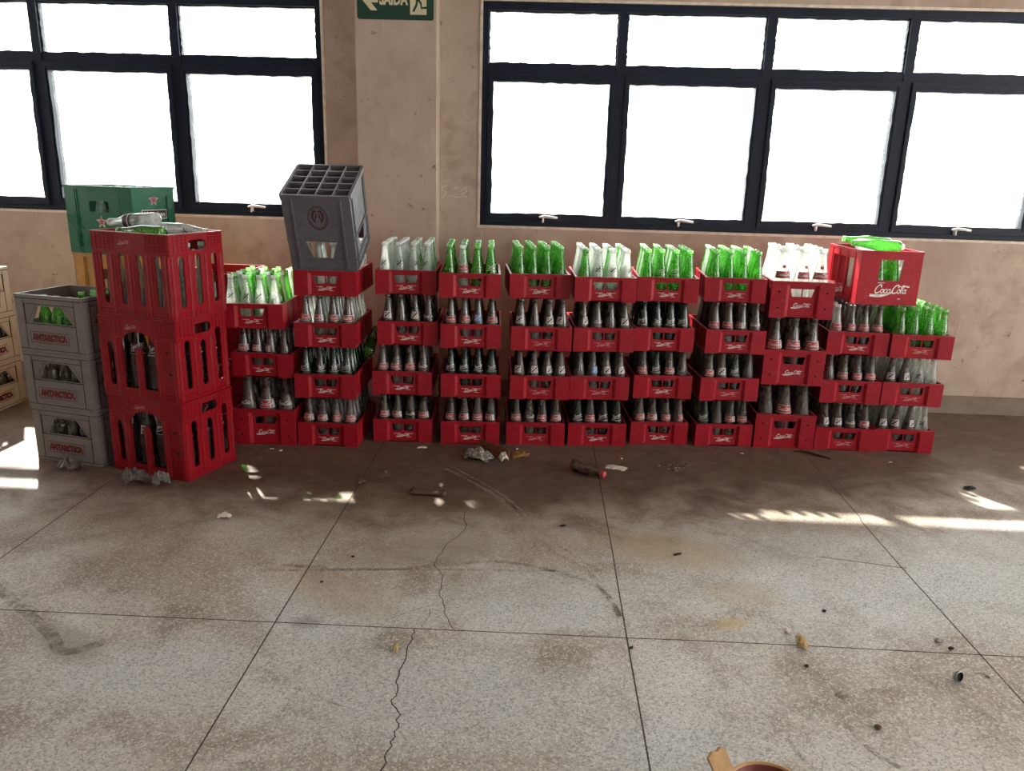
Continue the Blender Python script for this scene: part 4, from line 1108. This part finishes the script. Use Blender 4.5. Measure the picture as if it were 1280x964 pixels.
for k, (x, y, w, lb) in enumerate(((-1.26, 3.46, .022, 'white paper fleck before the first low red stack'), (-1.21, 3.44, .016, 'smaller white fleck before the first low red stack'), (-.085, 3.595, .020, 'white fleck at the foot of the gap between the fourth and fifth low red stacks'), (.42, 3.52, .016, 'pale fleck beyond the flattened paper'), (1.03, 3.66, .020, 'pale fleck before the gap of the eighth and ninth low red stacks'), (1.74, 3.62, .020, 'pale fleck before the last low red stack'))):
    crumple('paper_fleck', M['paper_white'], (x, y), (w, w*.6, .006), lb, 'paper', 300+k, k*.7, .8, 6)
# lying brown bottle with a red cap
def lying_brown():
    g = MB(); g.lathe(P_SODA, 18)
    t = thing('capped_bottle', 'dusty brown bottle with red cap lying on its side on the floor', 'bottle', (.178, 3.352, .0285), (0, R(90), R(-34)))
    t.rotation_euler = (Matrix.Rotation(R(-36), 4, 'Z') @ Matrix.Rotation(R(92.5), 4, 'Y')).to_euler()
    t.scale = (.95,.95,.72)
    link('glass', g.mesh('glass', [M['brown_glass']], recalc=False), t)
    c = MB(); c.lathe([(.214,.0160),(.216,.0172),(.240,.0172),(.243,.0150),(.243,.0)], 16)
    link('cap', c.mesh('cap', [M['cap_red']]), t)
lying_brown()
# worn leather sheath
def sheath():
    t = MB(); n = 14; v = []; f = []
    prof_ = [(-.115,.020),(-.105,.034),(-.06,.030),(0,.027),(.06,.026),(.10,.024),(.118,.020)]
    for k, (x, w) in enumerate(prof_):
        for i in range(8):
            a = 2*PI*i/8; v.append((x, w*math.cos(a)*(1 if math.cos(a) > 0 else .9), .011+.010*math.sin(a)*(1.2 if x < -.08 else 1)))
    for k in range(len(prof_)-1):
        for i in range(8):
            j = (i+1) % 8; f.append((k*8+i, k*8+j, (k+1)*8+j, (k+1)*8+i))
    f.append(tuple(range(8))); f.append(tuple((len(prof_)-1)*8+i for i in range(8)))
    t.add(v, f, 0, True)
    o = link('leather_sheath', t.mesh('leather_sheath', [M['leather']]), None, (-.440, 3.000, .0005), (0,0,R(-4)))
    o.scale = (.66, .80, .9)
    s = MB(); s.box(-.104,-.094,-.031,.031,.0215,.0235); s.box(.096,.102,-.023,.023,.0195,.022)
    link('strap', s.mesh('strap', [M['wood']]), o)
    tag(o, 'worn brown leather sheath lying flat between the sun spots', 'sheath')
sheath()
mb = MB(); mb.tube([(1.335,3.725,.006),(1.372,3.700,.007),(1.41,3.668,.006),(1.452,3.634,.004)], [.004,.006,.005,.003], 7); mb.tube([(1.30,3.722,.005),(1.345,3.715,.007)], [.002,.004], 6)
tag(link('stick', mb.mesh('stick', [M['wood']])), 'dark forked stick on the floor before the deep red crates', 'stick')
crumple('black_feather', M['black'], (1.962, 3.318), (.066,.034,.011), 'black feathery scrap on the floor at the edge of the sunlight', 'scrap', 61, .4, 1.0, 8)
crumple('yellow_peel', M['peel'], (.806, 2.030), (.032,.068,.022), 'dried yellow fruit peel on the foreground floor', 'peel', 71, -.1, 1.0, 8)
blob('pale_pebble', M['paper_white'], (.783, 2.088), (.020,.024,.013), 'pale yellow pebble next to the fruit peel', 'pebble', 72)
crumple('brown_peel', M['peel'], (-.371, 1.905), (.016,.052,.014), 'small tan peel lying beside the long floor crack', 'peel', 73, .1, .8, 7)
for nm, mt, x, y, s, lb in (('stone_chip', 'stone', 1.225, 2.076, (.036,.020,.014), 'pale stone chip next to the dark chip on the foreground floor'), ('stone_chip', 'wood', 1.243, 2.038, (.020,.012,.008), 'dark chip just below the pale stone chip'),
                            ('oval_pebble', 'stone', .841, 1.800, (.036,.016,.012), 'oval grey pebble on the foreground floor below the yellow peel'), ('dark_crumb', 'leather', .882, 1.673, (.018,.018,.010), 'dark crumb nearest the clay pan'),
                            ('dark_crumb', 'wood', .935, 2.213, (.014,.012,.008), 'dark crumb between the sunlight strip and the yellow peel'), ('dark_crumb', 'wood', .784, 1.916, (.014,.012,.008), 'dark crumb just below the yellow peel'),
                            ('dark_crumb', 'black', -.62, 2.43, (.012,.010,.006), 'black crumb on the ochre stain left of the floor crack'), ('dark_crumb', 'black', -.68, 2.25, (.012,.010,.006), 'black crumb nearest the left floor joint'),
                            ('dark_crumb', 'black', .12, 2.75, (.030,.010,.008), 'thin black crumb beside the pale drag mark'), ('dark_crumb', 'black', .53, 2.555, (.034,.009,.008), 'black splinter on the yellow stain'),
                            ('dark_crumb', 'black', .30, 1.965, (.014,.010,.007), 'black crumb where two floor joints cross')):
    blob(nm, M[mt], (x, y), s, lb, 'crumb' if 'crumb' in nm else 'stone', int(x*1000)+7, .4)
mb = MB(); mb.lathe([(0,.015),(.003,.0165),(.010,.0165),(.0115,.013)], 14); mb.lathe([(.0115,.012),(.006,.011),(.006,0)], 14, 1, None, True, False)
o = link('crown_cap', mb.mesh('crown_cap', [M['metal'], M['black']]), None, (1.180, 1.888, .0165), (R(78), 0, R(25))); tag(o, 'metal bottle top standing on edge on the foreground floor', 'bottle top')
mb = MB(); mb.tube(smooth_path([(0,0,.002),(.012,.006,.002),(.026,.002,.002),(.028,-.006,.002),(.016,-.006,.002)], 4), .0012, 6)
tag(link('wire_clip', mb.mesh('wire_clip', [M['metal']]), None, (1.262, 1.925, 0), (0,0,-.6)), 'bent wire clip on the foreground floor beside the floor joint', 'clip')
mb = MB(); mb.lathe([(.0,.003),(.003,.0042),(.016,.0042),(.018,.003)], 8)
tag(link('white_bead', mb.mesh('white_bead', [M['paper_white']]), None, (-.665, 3.226, .0045), (R(88), 0, R(30))), 'small white bead on the dirt before the third red stack', 'bead')

# clay pan at the picture's lower edge
def pan():
    t = thing('clay_pan', 'round tan clay pan with dark red inside and an upright tab handle', 'pan', (.536, 1.394, 0))
    b = MB(); b.lathe([(0,.070),(.004,.078),(.030,.092),(.040,.096),(.043,.0955),(.044,.091),(.040,.0885),(.010,.074),(.008,.0)], 40)
    link('bowl', b.mesh('bowl', [M['tan']]), t)
    r = MB(); r.lathe([(.0395,.0882),(.011,.0735),(.0085,.0)], 40, 0, None, True, False)
    link('glaze', r.mesh('glaze', [M['rust']], recalc=False), t)
    h = MB()
    M4 = Matrix.Translation((-.085, .052, .034)) @ Matrix.Rotation(R(22), 4, 'Z') @ Matrix.Rotation(R(-30), 4, 'X') @ Matrix.Rotation(R(-14), 4, 'Y')
    pts = [(-.022,-.012),(.022,-.012),(.024,.052),(.014,.060),(.002,.055),(-.010,.060),(-.024,.052)]
    h.plate(pts, [], -.005, .005, lambda u, v, w: M4 @ Vector((u, w, v)))
    link('handle', h.mesh('handle', [M['tan']]), t)
pan()

# ------------------------------------------------------------------ light
w = bpy.data.worlds.new('daylight'); SC.world = w; w.use_nodes = True
bg = w.node_tree.nodes['Background']; bg.inputs['Color'].default_value = (1.0,.985,.95,1); bg.inputs['Strength'].default_value = 11.5
sun = bpy.data.lights.new('sun', 'SUN'); sun.energy = 26.0; sun.angle = R(.9); sun.color = (1.0,.93,.82)
so = bpy.data.objects.new('sun', sun); COL.objects.link(so); so.location = (-3, 9, 8)
d = Vector((.385, -.593, -.707)); so.rotation_euler = d.to_track_quat('-Z', 'Y').to_euler()

SC.view_settings.view_transform = 'Standard'; SC.view_settings.look = 'None'
SC.view_settings.exposure = 0.0; SC.view_settings.gamma = 1.0; SC.view_settings.use_curve_mapping = False
SC.cycles.transparent_max_bounces = 40; SC.cycles.max_bounces = 8; SC.cycles.diffuse_bounces = 4; SC.cycles.glossy_bounces = 3
SC.cycles.use_denoising = True; SC.cycles.caustics_reflective = False; SC.cycles.caustics_refractive = False
SC.cycles.sample_clamp_indirect = 6.0
